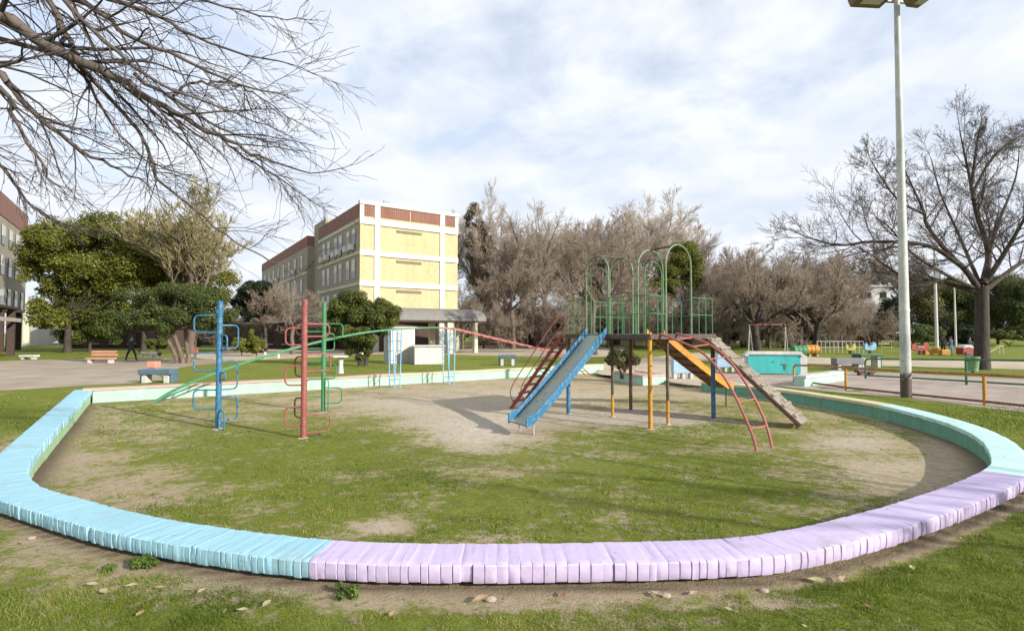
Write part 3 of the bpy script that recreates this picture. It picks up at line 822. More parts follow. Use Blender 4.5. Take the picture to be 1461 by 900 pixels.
# ------------------------------------------------------------------ climbing poles with D shaped loops
m_blue = paint('blue_paint', (.014, .14, .28), .42, (.16, .20, .22), 8); m_redp = paint('faded_red_paint', (.29, .065, .06), .45, (.24, .13, .10), 8); m_greenp = paint('green_paint', (.035, .22, .085), .42, (.12, .15, .08), 8)
m_sky = paint('pale_blue_paint', (.20, .45, .66), .35, (.30, .28, .25), 8); m_yel = paint('ochre_yellow_paint', (.50, .24, .02), .4, (.25, .11, .04), 8); m_org = paint('orange_paint', (.66, .25, .015), .38, (.30, .13, .04), 5)
m_rust = paint('rusty_brown_paint', (.20, .075, .045), .5, (.07, .04, .03), 8); m_black = paint('dark_worn_metal', (.055, .045, .04), .45, (.16, .09, .05), 8); m_pinkr = paint('coral_red_paint', (.42, .105, .085), .45, (.30, .16, .12), 8)
m_lgreen = paint('light_green_paint', (.085, .19, .08), .6, (.20, .20, .12), 7); m_steel = paint('galvanised_steel', (.40, .40, .38), .5, (.20, .15, .12), 6)
def climbing_pole(px, pyb, pyt, mat, rad, loops, label):
    q = P(px, pyb, ZI); top = PD(px, pyt, q.y).z
    t = thing('climbing_pole', (q.x, q.y, ZI), label, 'climbing pole', 'poles with loops standing in the grass')
    mb = MB(); lean = Vector((random.gauss(0, .008), random.gauss(0, .008), 0))
    mb.tube([q-Vector((0, 0, .2)), q+lean*.5+Vector((0, 0, (top-ZI)/2)), q+lean+Vector((0, 0, top-ZI))], rad, 12)
    mb.ell(q+lean+Vector((0, 0, top-ZI)), (rad*1.02, rad*1.02, .03), 10, 6)
    mb.build('pole', mat, t, smooth=True)
    for (az, y0, y1, ln) in loops:
        z0, z1 = PD(px, y1, q.y).z, PD(px, y0, q.y).z
        d = Vector((math.cos(az), math.sin(az), 0)); c = []
        r = min(.09, (z1-z0)*.4)
        s = rad*.4
        c.append(q+d*s+Vector((0, 0, z1-ZI)))
        for k in range(5):
            a = math.pi/2*k/4; c.append(q+d*(ln-r+r*math.sin(a))+Vector((0, 0, z1-r+r*math.cos(a)-ZI)))
        for k in range(5):
            a = math.pi/2*k/4; c.append(q+d*(ln-r+r*math.cos(a))+Vector((0, 0, z0+r-r*math.sin(a)-ZI)))
        c.append(q+d*s+Vector((0, 0, z0-ZI)))
        mb = MB(); mb.tube(c, .0165, 7); mb.build('loop', mat, t, smooth=True)
    mb = MB(); mb.lathe((q.x, q.y, ZI), [(.13, -.05), (.12, .008), (.08, .018)], 12); mb.build('footing', m_tan, t, smooth=True)
    return t
W_, E_ = math.pi, 0.0
climbing_pole(311, 612, 431, m_blue, .058, [(W_+.15, 450, 474, .50), (E_+.75, 464, 497, .36), (E_-.5, 478, 498, .26), (W_+.1, 503, 529, .50), (E_+.8, 515, 556, .36), (E_-.6, 531, 541, .26), (W_+.1, 556, 583, .50), (E_+.7, 566, 600, .36), (E_-.7, 585, 612, .30)], 'bright blue climbing pole with bent loops, the one closest to the blue wall')
climbing_pole(433, 625, 429, m_redp, .055, [(W_+.3, 468, 492, .34), (W_-.6, 455, 477, .28), (E_+.6, 462, 480, .46), (W_+.25, 522, 549, .34), (W_-.5, 509, 537, .26), (E_+.55, 505, 530, .48), (W_+.2, 580, 607, .34), (W_-.5, 568, 596, .26), (E_+.5, 592, 618, .48)], 'faded red climbing pole with bent loops between the blue and green poles')
climbing_pole(461, 588, 432, m_greenp, .055, [(E_+.15, 462, 482, .46), (E_+.9, 476, 500, .3), (W_+.2, 451, 473, .46), (E_+.2, 519, 540, .30), (W_+.15, 497, 516, .46), (E_+.1, 553, 575, .45), (W_+.3, 540, 565, .40), (E_-.6, 540, 590, .2)], 'green climbing pole with bent loops standing behind the red one')

# ------------------------------------------------------------------ arched ladder: green half and red half on pale blue legs
A0 = P(214, 576, ZI); B1 = P(572, 556, ZI); B2 = P(640, 547, ZI)
AX = ((B1+B2)/2-A0).normalized(); AXN = Vector((-AX.y, AX.x, 0))
A1 = A0+AX*16.6
arch = thing('arched_ladder', ((A0+A1)/2), 'long arched climbing ladder, half green and half red, on pale blue legs', 'climbing ladder')
pp = [(214, 576), (250, 557), (300, 536), (350, 518), (400, 503), (460, 487), (520, 475), (570, 469.5), (610, 467.5), (630, 467.5)]
gpts = [PV(a, b_, A0, A1) for a, b_ in pp]; gpts[0].z = ZI-.05
pr = [(630, 467.5), (650, 469), (680, 476), (710, 483), (740, 490), (770, 497), (800, 506)]
rpts = [PV(a, b_, A0, A1) for a, b_ in pr]
last = rpts[-1]; rpts.append(last+AX*1.1+Vector((0, 0, -.50))); e = last+AX*1.9; e.z = ZI-.05; rpts.append(e)
gc, rc = resample(catmull(gpts, 6), .22), resample(catmull(rpts, 6), .22)
RW = .40
for cl, mat, nm in ((gc, m_greenp, 'green'), (rc, m_pinkr, 'red')):
    for s in (0, RW):
        mb = MB(); mb.tube([p+AXN*s for p in cl], .027, 7); o = mb.build('rail', mat, arch, smooth=True); o['label'] = nm+' side rail'
    for i in range(1, len(cl)-1, 2):
        mb = MB(); mb.tube([cl[i], cl[i]+AXN*RW], .014, 6); mb.build('rung', mat, arch, smooth=True)
for (bx, by, tx, mat) in ((575, 556, 570, m_sky), (638, 548, 643, m_sky)):
    base = P(bx, by, ZI); u = (base-A0).dot(AX)
    top_z = min(gc+rc, key=lambda p: abs((p-A0).dot(AX)-u)).z
    for s0, s1 in ((-.06, .0), (RW+.06, RW)):
        for du in (-.12, .12):
            mb = MB(); a = A0+AX*(u+du*.8); a.z = ZI-.1
            c = A0+AX*(u+du*1.4); c.z = top_z-.02
            mb.tube([a+AXN*s0, c+AXN*s1], .021, 7); mb.build('leg', mat, arch, smooth=True)
    for k in range(5):
        z = ZI+.3+k*.35
        a = A0+AX*u
        if z < top_z-.1:
            mb = MB()
            for du in (-.12, .12):
                mb.tube([Vector((*(a+AX*du*1.1+AXN*-.03).xy, z)), Vector((*(a+AX*du*1.1+AXN*(RW+.03)).xy, z))], .012, 6)
            mb.build('rung', mat, arch, smooth=True)

# ------------------------------------------------------------------ climbing frame: platform, hoops, slides, stairs, ramp, arched ladder
G = P(928, 612, ZI); K1 = P(1018, 597, ZI); K3 = P(811, 590, ZI); K2 = P(900, 585, ZI)
a_ = (K1-G); LA = a_.length; a_.normalize(); b__ = K3-G; LB = b__.length; b__.normalize()
DECK = PD(930, 477.5, G.y).z
def at(s, t, z): q = G + a_*s + b__*t; return Vector((q.x, q.y, z))
fr = thing('climbing_tower', (at(LA/2, LB/2, ZI)), 'large metal climbing frame with green hoops, slide, ramp and curved ladder on a raised platform', 'climbing frame')
mb = MB(); mb.prism([at(-.06, -.06, 0), at(LA+.06, -.06, 0), at(LA+.06, LB+.06, 0), at(-.06, LB+.06, 0)], (0, 0, DECK-.05), (0, 0, DECK+.012)); mb.build('platform', m_black, fr, bevel=.006)
mb = MB()
for (s0, t0, s1, t1) in ((-.05, -.05, LA+.05, -.05), (LA+.05, -.05, LA+.05, LB+.05), (LA+.05, LB+.05, -.05, LB+.05), (-.05, LB+.05, -.05, -.05)):
    mb.bar(at(s0, t0, DECK-.065), at(s1, t1, DECK-.065), .05, .06)
mb.bar(at(0, LB*.5, DECK-.09), at(LA, LB*.5, DECK-.09), .05, .08); mb.bar(at(LA*.5, 0, DECK-.09), at(LA*.5, LB, DECK-.09), .05, .08)
mb.build('deck_frame', m_black, fr)
# legs
for px, py, m_top, m_low, r in ((928, 612, m_yel, m_yel, .047), (1018, 597, m_black, m_blue, .05), (811, 590, m_black, m_blue, .052), (900, 585, m_rust, m_rust, .045), (874, 594, m_black, m_yel, .036), (953, 605, m_black, m_yel, .036)):
    q = P(px, py, ZI); split = ZI+(.52 if m_low is m_yel else 1.25)
    if m_top is m_low: split = DECK-.1
    mb = MB(); mb.tube([q-Vector((0, 0, .2)), Vector((q.x, q.y, split))], r, 10); lg = mb.build('leg', m_low, fr, smooth=True)
    if m_top is not m_low:
        mb = MB(); mb.tube([Vector((q.x, q.y, split-.004)), Vector((q.x, q.y, DECK-.055))], r*.96, 10); mb.build('upper_leg', m_top, lg, smooth=True)
    mb = MB(); mb.lathe((q.x, q.y, ZI), [(r*1.9, -.05), (r*1.8, .006), (r*1.2, .014)], 10); mb.build('footing', m_tan, lg)
# hoops
def hoop(p0, p1, topz, rad, mat, nm='hoop'):
    w = (p1-p0); half = w.length/2; c = (p0+p1)/2; u = w.normalized()
    sp = topz-half
    pts = [p0, p0+Vector((0, 0, (sp-p0.z)*.5))]
    for k in range(13):
        an = math.pi*k/12
        pts.append(Vector((*(c-u*half*math.cos(an)).xy, sp+half*math.sin(an))))
    pts += [p1+Vector((0, 0, (sp-p0.z)*.5)), p1]
    mb = MB(); mb.tube(pts, rad, 8); return mb.build(nm, mat, fr, smooth=True)
ZA1 = PD(854, 366, 12.3).z; ZA2 = PD(970, 349.5, 11.6).z
hoop(at(0, 1.17, DECK), at(0, 1.90, DECK), ZA1, .021, m_lgreen)
hoop(at(.82, 1.17, DECK), at(.82, 1.90, DECK), ZA1+.02, .021, m_lgreen)
hoop(at(.55, 0, DECK), at(1.45, 0, DECK), ZA2, .022, m_lgreen)
hoop(at(.55, .78, DECK), at(1.45, .78, DECK), ZA2-.02, .021, m_lgreen)
hoop(at(.06, 1.26, DECK), at(.06, 1.80, DECK), ZA1-.28, .012, m_greenp)
hoop(at(.7, .7, DECK), at(1.3, .7, DECK), ZA2-.3, .012, m_greenp)
mb = MB(); mb.tube([at(0, 1.535, ZA1), at(.82, 1.535, ZA1+.02)], .024, 8); mb.build('hoop_brace', m_black, fr, smooth=True)
mb = MB(); mb.tube([at(1.0, 0, ZA2), at(1.0, .78, ZA2-.02)], .024, 8); mb.build('hoop_brace', m_black, fr, smooth=True)
# guard rails
H1, H2 = DECK+.45, DECK+.84
def guard(p, q, nb, mat=m_greenp, heights=(H1, H2)):
    for z in heights:
        mb = MB(); mb.tube([Vector((*p.xy, z)), Vector((*q.xy, z))], .0095, 6); mb.build('guard_rail', mat, fr, smooth=True)
    for k in range(nb+1):
        c = p.lerp(q, k/nb); mb = MB(); mb.tube([Vector((*c.xy, DECK)), Vector((*c.xy, H2+.005))], .0115, 6); mb.build('guard_post', mat, fr, smooth=True)
D0 = DECK
guard(at(0, LB, D0), at(0, 1.92, D0), 3); guard(at(0, 1.15, D0), at(0, 0, D0), 3); guard(at(0, 0, D0), at(.53, 0, D0), 2); guard(at(1.47, 0, D0), at(LA, 0, D0), 3)
guard(at(LA, .6, D0), at(LA, 1.4, D0), 3); guard(at(LA, 2.05, D0), at(LA, LB, D0), 2); guard(at(LA, LB, D0), at(.9, LB, D0), 6)
# blue slide
s_top = at(-.02, 1.535, DECK+.02); wv = b__*-.30
bl, br = P(720, 605.5, ZI+.12), P(757, 616, ZI+.12)
s_bot = (bl+br)/2; wb = (br-bl)/2
wb = wb.normalized()*.31; wt = (at(0, 1.17, 0)-at(0, 1.9, 0)).normalized()*.30
m_bed = paint('worn_slide_bed', (.13, .31, .42), .8, (.36, .33, .20), 4, .35, .35); 
prof = [0, .5, 1.0]
def slide(top, bot, wt, wb, m_side, m_bed_, sideh, par, nm):
    d = (bot-top); L = d.length
    vs = []; n_ = 10; mbB, mbS, mbT = MB(), MB(), MB()
    cl, wl = [], []
    for i in range(n_+1):
        t = i/n_
        c = top.lerp(bot, t); c.z += -.05*math.sin(math.pi*t) + (.10*max(0, (t-.9)/.1)**2)
        cl.append(c); wl.append(wt.lerp(wb, t))
    up = Vector((0, 0, 1))
    for i in range(n_):
        for sgn, mbx in ((0, mbB),):
            p0, p1, q0, q1 = cl[i]-wl[i], cl[i]+wl[i], cl[i+1]-wl[i+1], cl[i+1]+wl[i+1]
            z = up*.02
            mbB.add([p0, p1, q1, q0, p0-z, p1-z, q1-z, q0-z], [(0, 1, 2, 3), (7, 6, 5, 4)])
    mbB.build(nm+'bed', m_bed_, par)
    for s in (-1, 1):
        mb = MB()
        for i in range(n_):
            p, q_ = cl[i]+wl[i]*s, cl[i+1]+wl[i+1]*s
            o = wl[i].normalized()*s*.028; lo, hi = up*-.05, up*sideh
            mb.add([p+lo, q_+lo, q_+hi, p+hi, p+o+lo, q_+o+lo, q_+o+hi, p+o+hi], [(0, 3, 2, 1), (4, 5, 6, 7), (3, 7, 6, 2), (0, 1, 5, 4)] + ([(0, 4, 7, 3)] if i == 0 else []) + ([(1, 2, 6, 5)] if i == n_-1 else []))
        mb.build(nm+'side', m_side, par)
        mb = MB(); mb.tube([cl[i]+wl[i]*s+up*sideh+wl[i].normalized()*s*.014 for i in range(n_+1)], .021, 7); mb.build(nm+'side_rim', m_side, par, smooth=True)
    return cl, wl
cl, wl = slide(s_top, s_bot, wt, wb, m_blue, m_bed, .13, fr, 'slide_')
for i in (9,):
    for s in (-1, 1):
        p = cl[i]+wl[i]*s*.8; mb = MB(); mb.tube([Vector((p.x, p.y, ZI-.1)), p], .02, 6); mb.build('slide_leg', m_steel, fr, smooth=True)
mb = MB(); p = cl[5]; mb.tube([p-wl[5]+Vector((0, 0, -.04)), p+wl[5]+Vector((0, 0, -.04))], .02, 6); mb.tube([p+wl[5]*.9+Vector((0, 0, -.04)), Vector((*(p+wl[5]*.9).xy, ZI-.1))], .0001, 3); mb.build('slide_brace', m_blue, fr)
# red stairs
f1 = P(727, 583, ZI); tp = PD(802, 482, 13.15)
tp.z = DECK-.02
dv_ = Vector((tp.x-f1.x, tp.y-f1.y, 0)).normalized(); sw = Vector((-dv_.y, dv_.x, 0))*.58
if sw.x < 0: sw = -sw
m_dred = paint('dark_red_paint', (.26, .035, .03), .4, (.12, .06, .05), 8)
for s in (0, 1):
    mb = MB(); mb.bar(f1+sw*s-Vector((0, 0, .05)), tp+sw*s, .035, .085); mb.build('stair_stringer', m_dred, fr)
for k in range(1, 9):
    c = f1.lerp(tp, k/9); mb = MB(); mb.box(c+sw*.5, (.17, .56, .03), math.atan2(dv_.y, dv_.x)); mb.build('stair_tread', m_rust, fr)
for s in (0, 1):
    mb = MB(); up = Vector((0, 0, 1))
    mb.tube(catmull([f1.lerp(tp, .08)+sw*s, f1.lerp(tp, .10)+sw*s+up*.30-dv_*.12, f1.lerp(tp, .3)+sw*s+up*.5-dv_*.05, f1.lerp(tp, .8)+sw*s+up*.60, tp+sw*s+up*.55], 5), .013, 6); mb.build('stair_handrail', m_pinkr, fr, smooth=True)
# curved red ladder
fl, fr_ = P(1081, 645, ZI), P(1104, 640, ZI)
st_l, st_r = at(.30, -.04, DECK+.02), at(.86, -.04, DECK+.02)
lad = []
for st, ft, pxs in ((st_l, fl, [(962, 484), (996, 499), (1024, 525), (1047, 561), (1065, 600), (1076, 628)]), (st_r, fr_, [(990, 482), (1015, 493), (1038, 512), (1060, 540), (1080, 575), (1094, 608)])):
    A_, B_ = Vector((st.x, st.y, 0)), Vector((ft.x, ft.y, 0))
    pts = [st]+[PV(x, y, A_, B_) for x, y in pxs]+[ft-Vector((0, 0, .1))]
    c = resample(catmull(pts, 6), .1); lad.append(c)
    mb = MB(); mb.tube(c, .024, 8); mb.build('curved_ladder_rail', m_pinkr, fr, smooth=True)
for k in range(1, 7):
    t = k/7; p = lad[0][int(t*(len(lad[0])-1))]; q_ = lad[1][int(t*(len(lad[1])-1))]
    mb = MB(); mb.tube([p, q_], .013, 6); mb.build('curved_ladder_rung', m_pinkr, fr, smooth=True)
# wooden ramp with cleats
m_wood = paint('weathered_boards', (.25, .21, .165), .4, (.11, .085, .06), 3, .85, .25, .5)
rl, rr = P(1136, 613, ZI), P(1160, 606, ZI)
r_t = at(LA+.02, .10, DECK-.02); r_b = (rl+rr)/2; r_b.z = ZI+.10
dr = (r_b-r_t); rw_ = Vector((-dr.y, dr.x, 0)).normalized()*.40
RM = Matrix((dr.normalized(), rw_.normalized(), dr.normalized().cross(rw_.normalized()))).transposed()
for k in range(3):
    o = rw_*(-2/3+k*2/3); mb = MB(); mb.bar(r_t+o+Vector((0, 0, random.uniform(-.004, .004))), r_b+o, .255, .035); mb.build('ramp_plank', m_wood, fr, bevel=.005)
for k in range(9):
    c = r_t.lerp(r_b, (k+.6)/9.3)+RM @ Vector((0, 0, .036)); mb = MB(); mb.box(c, (.07, .74, .035), M=RM); mb.build('ramp_cleat', m_wood, fr, bevel=.004)
for s in (-1, 1):
    mb = MB(); c = r_t.lerp(r_b, .95)+rw_*s*.8; mb.tube([Vector((c.x, c.y, ZI-.1)), c], .02, 6); mb.build('ramp_leg', m_black, fr)
    mb = MB(); mb.bar(r_t+rw_*s*.92+RM @ Vector((0, 0, -.05)), r_b+rw_*s*.92+RM @ Vector((0, 0, -.05)), .04, .06); mb.build('ramp_beam', m_rust, fr)
# orange slide behind, going away
o_t = at(LA+.02, 1.72, DECK+.0); o_b = P(1036, 556, ZI+.18)
o_b = PD(1034, 556, 14.6)
wo = Vector((-(o_b-o_t).y, (o_b-o_t).x, 0)).normalized()*.31
slide(o_t, o_b, wo, wo, m_org, m_rust, .12, fr, 'orange_slide_')
for s in (-1, 1):
    c = o_t.lerp(o_b, .93)+wo*s*.7; mb = MB(); mb.tube([Vector((c.x, c.y, ZI-.1)), c], .018, 6); mb.build('orange_slide_leg', m_black, fr)
for k in range(7):
    c = o_t.lerp(o_b, (k+1)/8)-Vector((0, 0, .09)); mb = MB(); mb.tube([c-wo, c+wo], .016, 5); mb.build('orange_slide_rib', m_black, fr)
# ------------------------------------------------------------------ trees
def nrm_(v): return v/(np.linalg.norm(v)+1e-9)
def grow(starts, r, nchild, ratio, ang, wob, up, nseg, tmin=.25, rr=.55, rmin=.004, pull=None, tip=True):
    """starts: list of (list of points, r0, r1, level). Returns list of segments (p0,p1,r0,r1,level)."""
    segs = []; stack = []
    for pts, r0, r1, lv in starts:
        n = len(pts)-1
        for i in range(n):
            segs.append((pts[i], pts[i+1], r0+(r1-r0)*i/n, r0+(r1-r0)*(i+1)/n, lv))
        stack.append((pts, r0, r1, lv))
    maxlv = len(nchild)
    while stack:
        pts, r0, r1, lv = stack.pop()
        if lv >= maxlv: continue
        n = len(pts)-1
        L = sum(np.linalg.norm(pts[i+1]-pts[i]) for i in range(n))
        nc = nchild[lv]
        for c in range(nc):
            t = tmin+(1-tmin)*(c+r.uniform(.1, .9))/nc
            if tip and c == nc-1: t = 1.0
            k = min(int(t*n), n-1); f = t*n-k
            p = pts[k]*(1-f)+pts[k+1]*f
            d = nrm_(pts[k+1]-pts[k])
            a = r.uniform(ang[0], ang[1])*(.35 if (tip and c == nc-1) else 1)
            q = nrm_(np.cross(d, r.normal(size=3)))
            d2 = nrm_(d*math.cos(a)+q*math.sin(a))
            l2 = L*ratio[lv]*r.uniform(.65, 1.2)*(1.15-.45*t)
            rb = max(rmin, (r0+(r1-r0)*t)*(rr if not (tip and c == nc-1) else .95)); re = max(rmin*.7, rb*.35)
            m = nseg[lv]; q_ = [p]; dd = d2
            upv = up[lv]
            for s in range(m):
                dd = nrm_(dd+r.normal(size=3)*wob+np.array([0, 0, upv])*(1 if pull is None else pull(s/m)))
                q_.append(q_[-1]+dd*l2/m)
            for i in range(m): segs.append((q_[i], q_[i+1], rb+(re-rb)*i/m, rb+(re-rb)*(i+1)/m, lv+1))
            stack.append((q_, rb, re, lv+1))
    return segs
def seg_arrays(segs):
    return np.array([s[0] for s in segs]), np.array([s[1] for s in segs]), np.array([s[2] for s in segs]), np.array([s[3] for s in segs])
def seg_mesh(p0, p1, r0, r1, sides):
    d = p1-p0; L = np.linalg.norm(d, axis=1, keepdims=True)+1e-9; d = d/L
    ref = np.where(np.abs(d[:, 2:3]) > .9, np.array([[1., 0, 0]]), np.array([[0, 0, 1.]]))
    u = np.cross(ref, d); u /= np.linalg.norm(u, axis=1, keepdims=True)+1e-9
    w = np.cross(d, u)
    a = np.arange(sides)*2*np.pi/sides
    ring = u[:, None, :]*np.cos(a)[None, :, None]+w[:, None, :]*np.sin(a)[None, :, None]
    n = len(p0)
    ov = np.minimum(r1[:, None]*.4, L*.1)
    V = np.concatenate([p0[:, None, :]+ring*r0[:, None, None], (p1+d*ov)[:, None, :]+ring*r1[:, None, None]], 1)
    k = np.arange(sides); k2 = (k+1) % sides
    q = np.stack([k, k2, sides+k2, sides+k], 1)
    Fq = (np.arange(n)*2*sides)[:, None, None]+q[None]
    return V.reshape(-1, 3), Fq.reshape(-1, 4)
m_bark_d = bark('dark_bark', (.022, .016, .013), (.085, .065, .052)); m_bark_b = bark('brown_bark', (.075, .052, .04), (.21, .155, .12)); m_bark_g = bark('grey_bark', (.13, .11, .095), (.33, .29, .25))
m_twig_p = bark('pinkish_twigs', (.21, .16, .12), (.41, .33, .255), 2); m_twig_g = bark('pale_grey_twigs', (.34, .28, .23), (.54, .47, .39), 2); m_twig_s = bark('greyish_tan_twigs', (.20, .15, .11), (.40, .325, .255), 2); m_twig_d = bark('dark_twigs', (.055, .04, .035), (.15, .115, .10), 3); m_twig_y = bark('straw_twigs', (.24, .21, .10), (.40, .35, .18), 2)
def trunk_pts(r, h, lean, n=5):
    pts = [np.array([0, 0, -.2])]; 
    for i in range(1, n+1): pts.append(np.array([lean[0]*i/n+r.normal()*.02*h, lean[1]*i/n+r.normal()*.02*h, h*i/n]))
    return pts
PROTO = {}
def bare_proto(key, seed, ht, rt, n1, spread, L1, nchild, ratio, ang, wob, up, twig, barkm, nseg=(5, 4, 4, 3, 3), rmin=.012, rr=.55, lean=(0, 0), limbs=None):
    """a leafless tree of unit-free size; returns trunk mesh, crown mesh, its height and crown radius"""
    r = np.random.default_rng(seed)
    tp_ = trunk_pts(r, ht, lean)
    starts = []
    for i in range(n1):
        az = 2*math.pi*(i+r.uniform(-.3, .3))/n1; el = math.radians(r.uniform(*spread))
        d = np.array([math.cos(az)*math.cos(el), math.sin(az)*math.cos(el), math.sin(el)])
        p = tp_[-1]-(tp_[-1]-tp_[-2])*r.uniform(0, .9); q = [p]; l = L1*r.uniform(.75, 1.15)
        for s in range(6):
            d = nrm_(d+r.normal(size=3)*wob*1.1+np.array([0, 0, up[0]]))
            q.append(q[-1]+d*l/6)
        starts.append((q, rt*r.uniform(.42, .62), rt*.2, 0))
    segs = grow(starts, r, nchild, ratio, ang, wob, up, nseg, rmin=rmin, rr=rr)
    lim = [s for s in segs if s[4] <= 1]; tw = [s for s in segs if s[4] > 1]
    tk = MB(); tk.tube(tp_, [rt*1.5, rt*1.08, rt, rt*.95, rt*.95, rt*1.02], 12)
    Vt = np.array(tk.v); Ft = [f for f in tk.f if len(f) == 4]; Ft = np.array(Ft)
    Vl, Fl = seg_mesh(*seg_arrays(lim), 7); V1 = np.concatenate([Vt, Vl]); F1 = np.concatenate([Ft, Fl+len(Vt)])
    V2, F2 = seg_mesh(*seg_arrays(tw), 3)
    H = max(V2[:, 2].max(), V1[:, 2].max()); ctr = np.array([0, 0]); R = np.percentile(np.hypot(V2[:, 0], V2[:, 1]), 97)
    PROTO[key] = (V1, F1, V2, F2, H, R, barkm, twig)
_mesh_cache = {}
def bare_tree(key, name, base, H, R, label, rz=0.0, group=None, cat='tree'):
    V1, F1, V2, F2, h0, r0, bm_, tm_ = PROTO[key]
    t = thing(name, base, label, cat, group)
    if key not in _mesh_cache:
        a = np_mesh('trunk', V1+np.array(base), F1, bm_, t, None, True); c = np_mesh('crown', V2+np.array(base), F2, tm_, t, None, False)
        _mesh_cache[key] = (a.data, c.data)
    else:
        for nm, d in zip(('trunk', 'crown'), _mesh_cache[key]):
            o = bpy.data.objects.new(nm, d); COL.objects.link(o); o.parent = t
    t.rotation_euler = (0, 0, rz); t.scale = (R/r0, R/r0, H/h0)
    return t
bare_proto('willow', 3, 2.2, .27, 8, (2, 78), 3.6, (7, 7, 6, 5), (.58, .62, .62, .62), (.3, 1.0), .17, (.07, .05, .04, .01), m_twig_p, m_bark_d, rmin=.0095, rr=.5)
bare_proto('pollard', 8, 3.2, .20, 7, (8, 82), 3.9, (7, 7, 6, 5), (.56, .6, .62, .6), (.28, .95), .17, (.09, .06, .04, .02), m_twig_p, m_bark_b, rmin=.0095, rr=.5)
bare_proto('ash', 21, 4.5, .18, 6, (55, 85), 6.0, (8, 7, 6, 5), (.5, .58, .58, .58), (.3, .8), .11, (.12, .10, .08, .06), m_twig_g, m_bark_g, rmin=.011, rr=.5)
bare_proto('pale', 31, 3.0, .15, 7, (50, 88), 4.5, (7, 7, 7, 5), (.52, .58, .6, .6), (.25, .75), .13, (.14, .10, .12, .1), m_twig_y, m_bark_b, rmin=.013, rr=.5)
def size_at(px_half, py_top, base, py_base=None):
    top = PD(CX, py_top, base.y).z
    return top-base.z, px_half*base.y/F*.98
def BT(key, name, px, py, half, top, label, rz=0.0, depth=None, group=None):
    base = P(px, py, 0)
    if depth: base = PD(px, 470, depth); base.z = 0
    H, R = size_at(half, top, base)
    return bare_tree(key, name, base, H, R, label, rz, group)
# the bare oak on the far side of the yellow railing
ob = P(1401, 527, 0)
OAKL = [([(1396, 412), (1378, 386), (1351, 359), (1323, 322), (1317, 300), (1291, 243), (1278, 205)], .20, .03, 0, -1.5), ([(1372, 380), (1323, 350), (1244, 345), (1197, 350), (1150, 338), (1118, 322)], .14, .02, -1.2, -2.5),
        ([(1398, 418), (1342, 402), (1295, 397), (1265, 380), (1235, 359), (1183, 336)], .17, .02, 0, 2.0), ([(1404, 405), (1410, 360), (1393, 303), (1384, 257), (1372, 200), (1362, 150)], .21, .025, 0, .8),
        ([(1388, 275), (1417, 224), (1461, 190), (1490, 165)], .10, .02, .5, 2.0), ([(1408, 400), (1440, 350), (1475, 290), (1520, 235)], .18, .02, 0, -2.0), ([(1408, 412), (1461, 372), (1530, 335), (1600, 325)], .17, .02, 0, 1.2),
        ([(1385, 272), (1393, 210), (1407, 140)], .09, .02, .5, -.6), ([(1319, 306), (1281, 285), (1249, 240), (1236, 215)], .08, .015, -1.2, -3.0), ([(1402, 400), (1420, 330), (1450, 250), (1455, 180)], .15, .02, 0, 3.2), ([(1400, 410), (1370, 340), (1340, 270), (1320, 190)], .13, .02, .2, 3.6), ([(1400, 415), (1350, 392), (1300, 360), (1262, 318), (1215, 300)], .13, .02, .2, -3.6)]
ro = np.random.default_rng(5); st_ = []
for pix, ra, rb, d0, d1 in OAKL:
    m = len(pix); st_.append(([np.array(v) for v in catmull([PD(x, y, ob.y+d0+(d1-d0)*i/(m-1)) for i, (x, y) in enumerate(pix)], 4)][:int((m-1)*4*.86)+1], ra*.80, rb*1.1, 0))
so = grow(st_, ro, (14, 7, 5, 4), (.28, .58, .58, .55), (.35, 1.0), .14, (.04, .04, .05, .05), (5, 4, 4, 3), tmin=.18, rr=.48, rmin=.0065)
ot = thing('oak_tree', ob, 'big bare spreading tree with a dark trunk beside the green litter bin', 'tree')
fork = PD(1401, 412, ob.y)
mb = MB(); mb.tube([ob-Vector((0, 0, .3)), ob+Vector((0, 0, .05)), ob+Vector((.02, 0, .9)), ob.lerp(fork, .6), fork+Vector((0, 0, .15))], [.46, .37, .325, .30, .28], 14)
Vt = np.array([tuple(v) for v in mb.v]); Ft = np.array([f for f in mb.f if len(f) == 4])
Vl, Fl = seg_mesh(*seg_arrays([s for s in so if s[4] == 0]), 9)
np_mesh('trunk', np.concatenate([Vt, Vl]), np.concatenate([Ft, Fl+len(Vt)]), m_bark_d, ot, None, True)
V2, F2 = seg_mesh(*seg_arrays([s for s in so if s[4] > 0]), 4); np_mesh('crown', V2, F2, m_twig_d, ot, None, False)
# willows and other bare trees behind the play area
BT('willow', 'willow_tree', 1078, 502, 82, 352, 'bare round willow with a thick dark trunk behind the red swing', .3)
BT('willow', 'willow_tree', 1141, 500, 62, 372, 'bare brown willow with forked trunk behind the green barrel', 1.9)
BT('willow', 'willow_tree', 1166, 501, 74, 362, 'bare brown willow with dark forked trunk behind the orange barrel', 3.2)
BT('willow', 'willow_tree', 1036, 497, 62, 365, 'bare willow standing over the top of the wooden ramp', 4.2)
BT('pollard', 'bare_tree', 848, 506, 92, 318, 'bare tree with thick leaning limbs rising behind the left end of the climbing frame', .2)
BT('pollard', 'bare_tree', 731, 498, 68, 352, 'young bare tree with pale trunk and brown crown to the right of the grey shelter', 2.2)
BT('pollard', 'bare_tree', 776, 495, 86, 306, 'bushy bare brownish tree between the young pale trunk and the climbing frame', 4.0)
BT('ash', 'tall_bare_tree', 688, 493, 62, 262, 'tall bare tree with ivy clad trunk close to the yellow gable', .4)
BT('ash', 'tall_bare_tree', 905, 492, 78, 262, 'tall pale bare tree rising behind the green hoops', 1.4)
BT('ash', 'tall_bare_tree', 948, 491, 68, 256, 'tallest pale bare tree at the right end of the tall row behind the green hoops', 3.4)
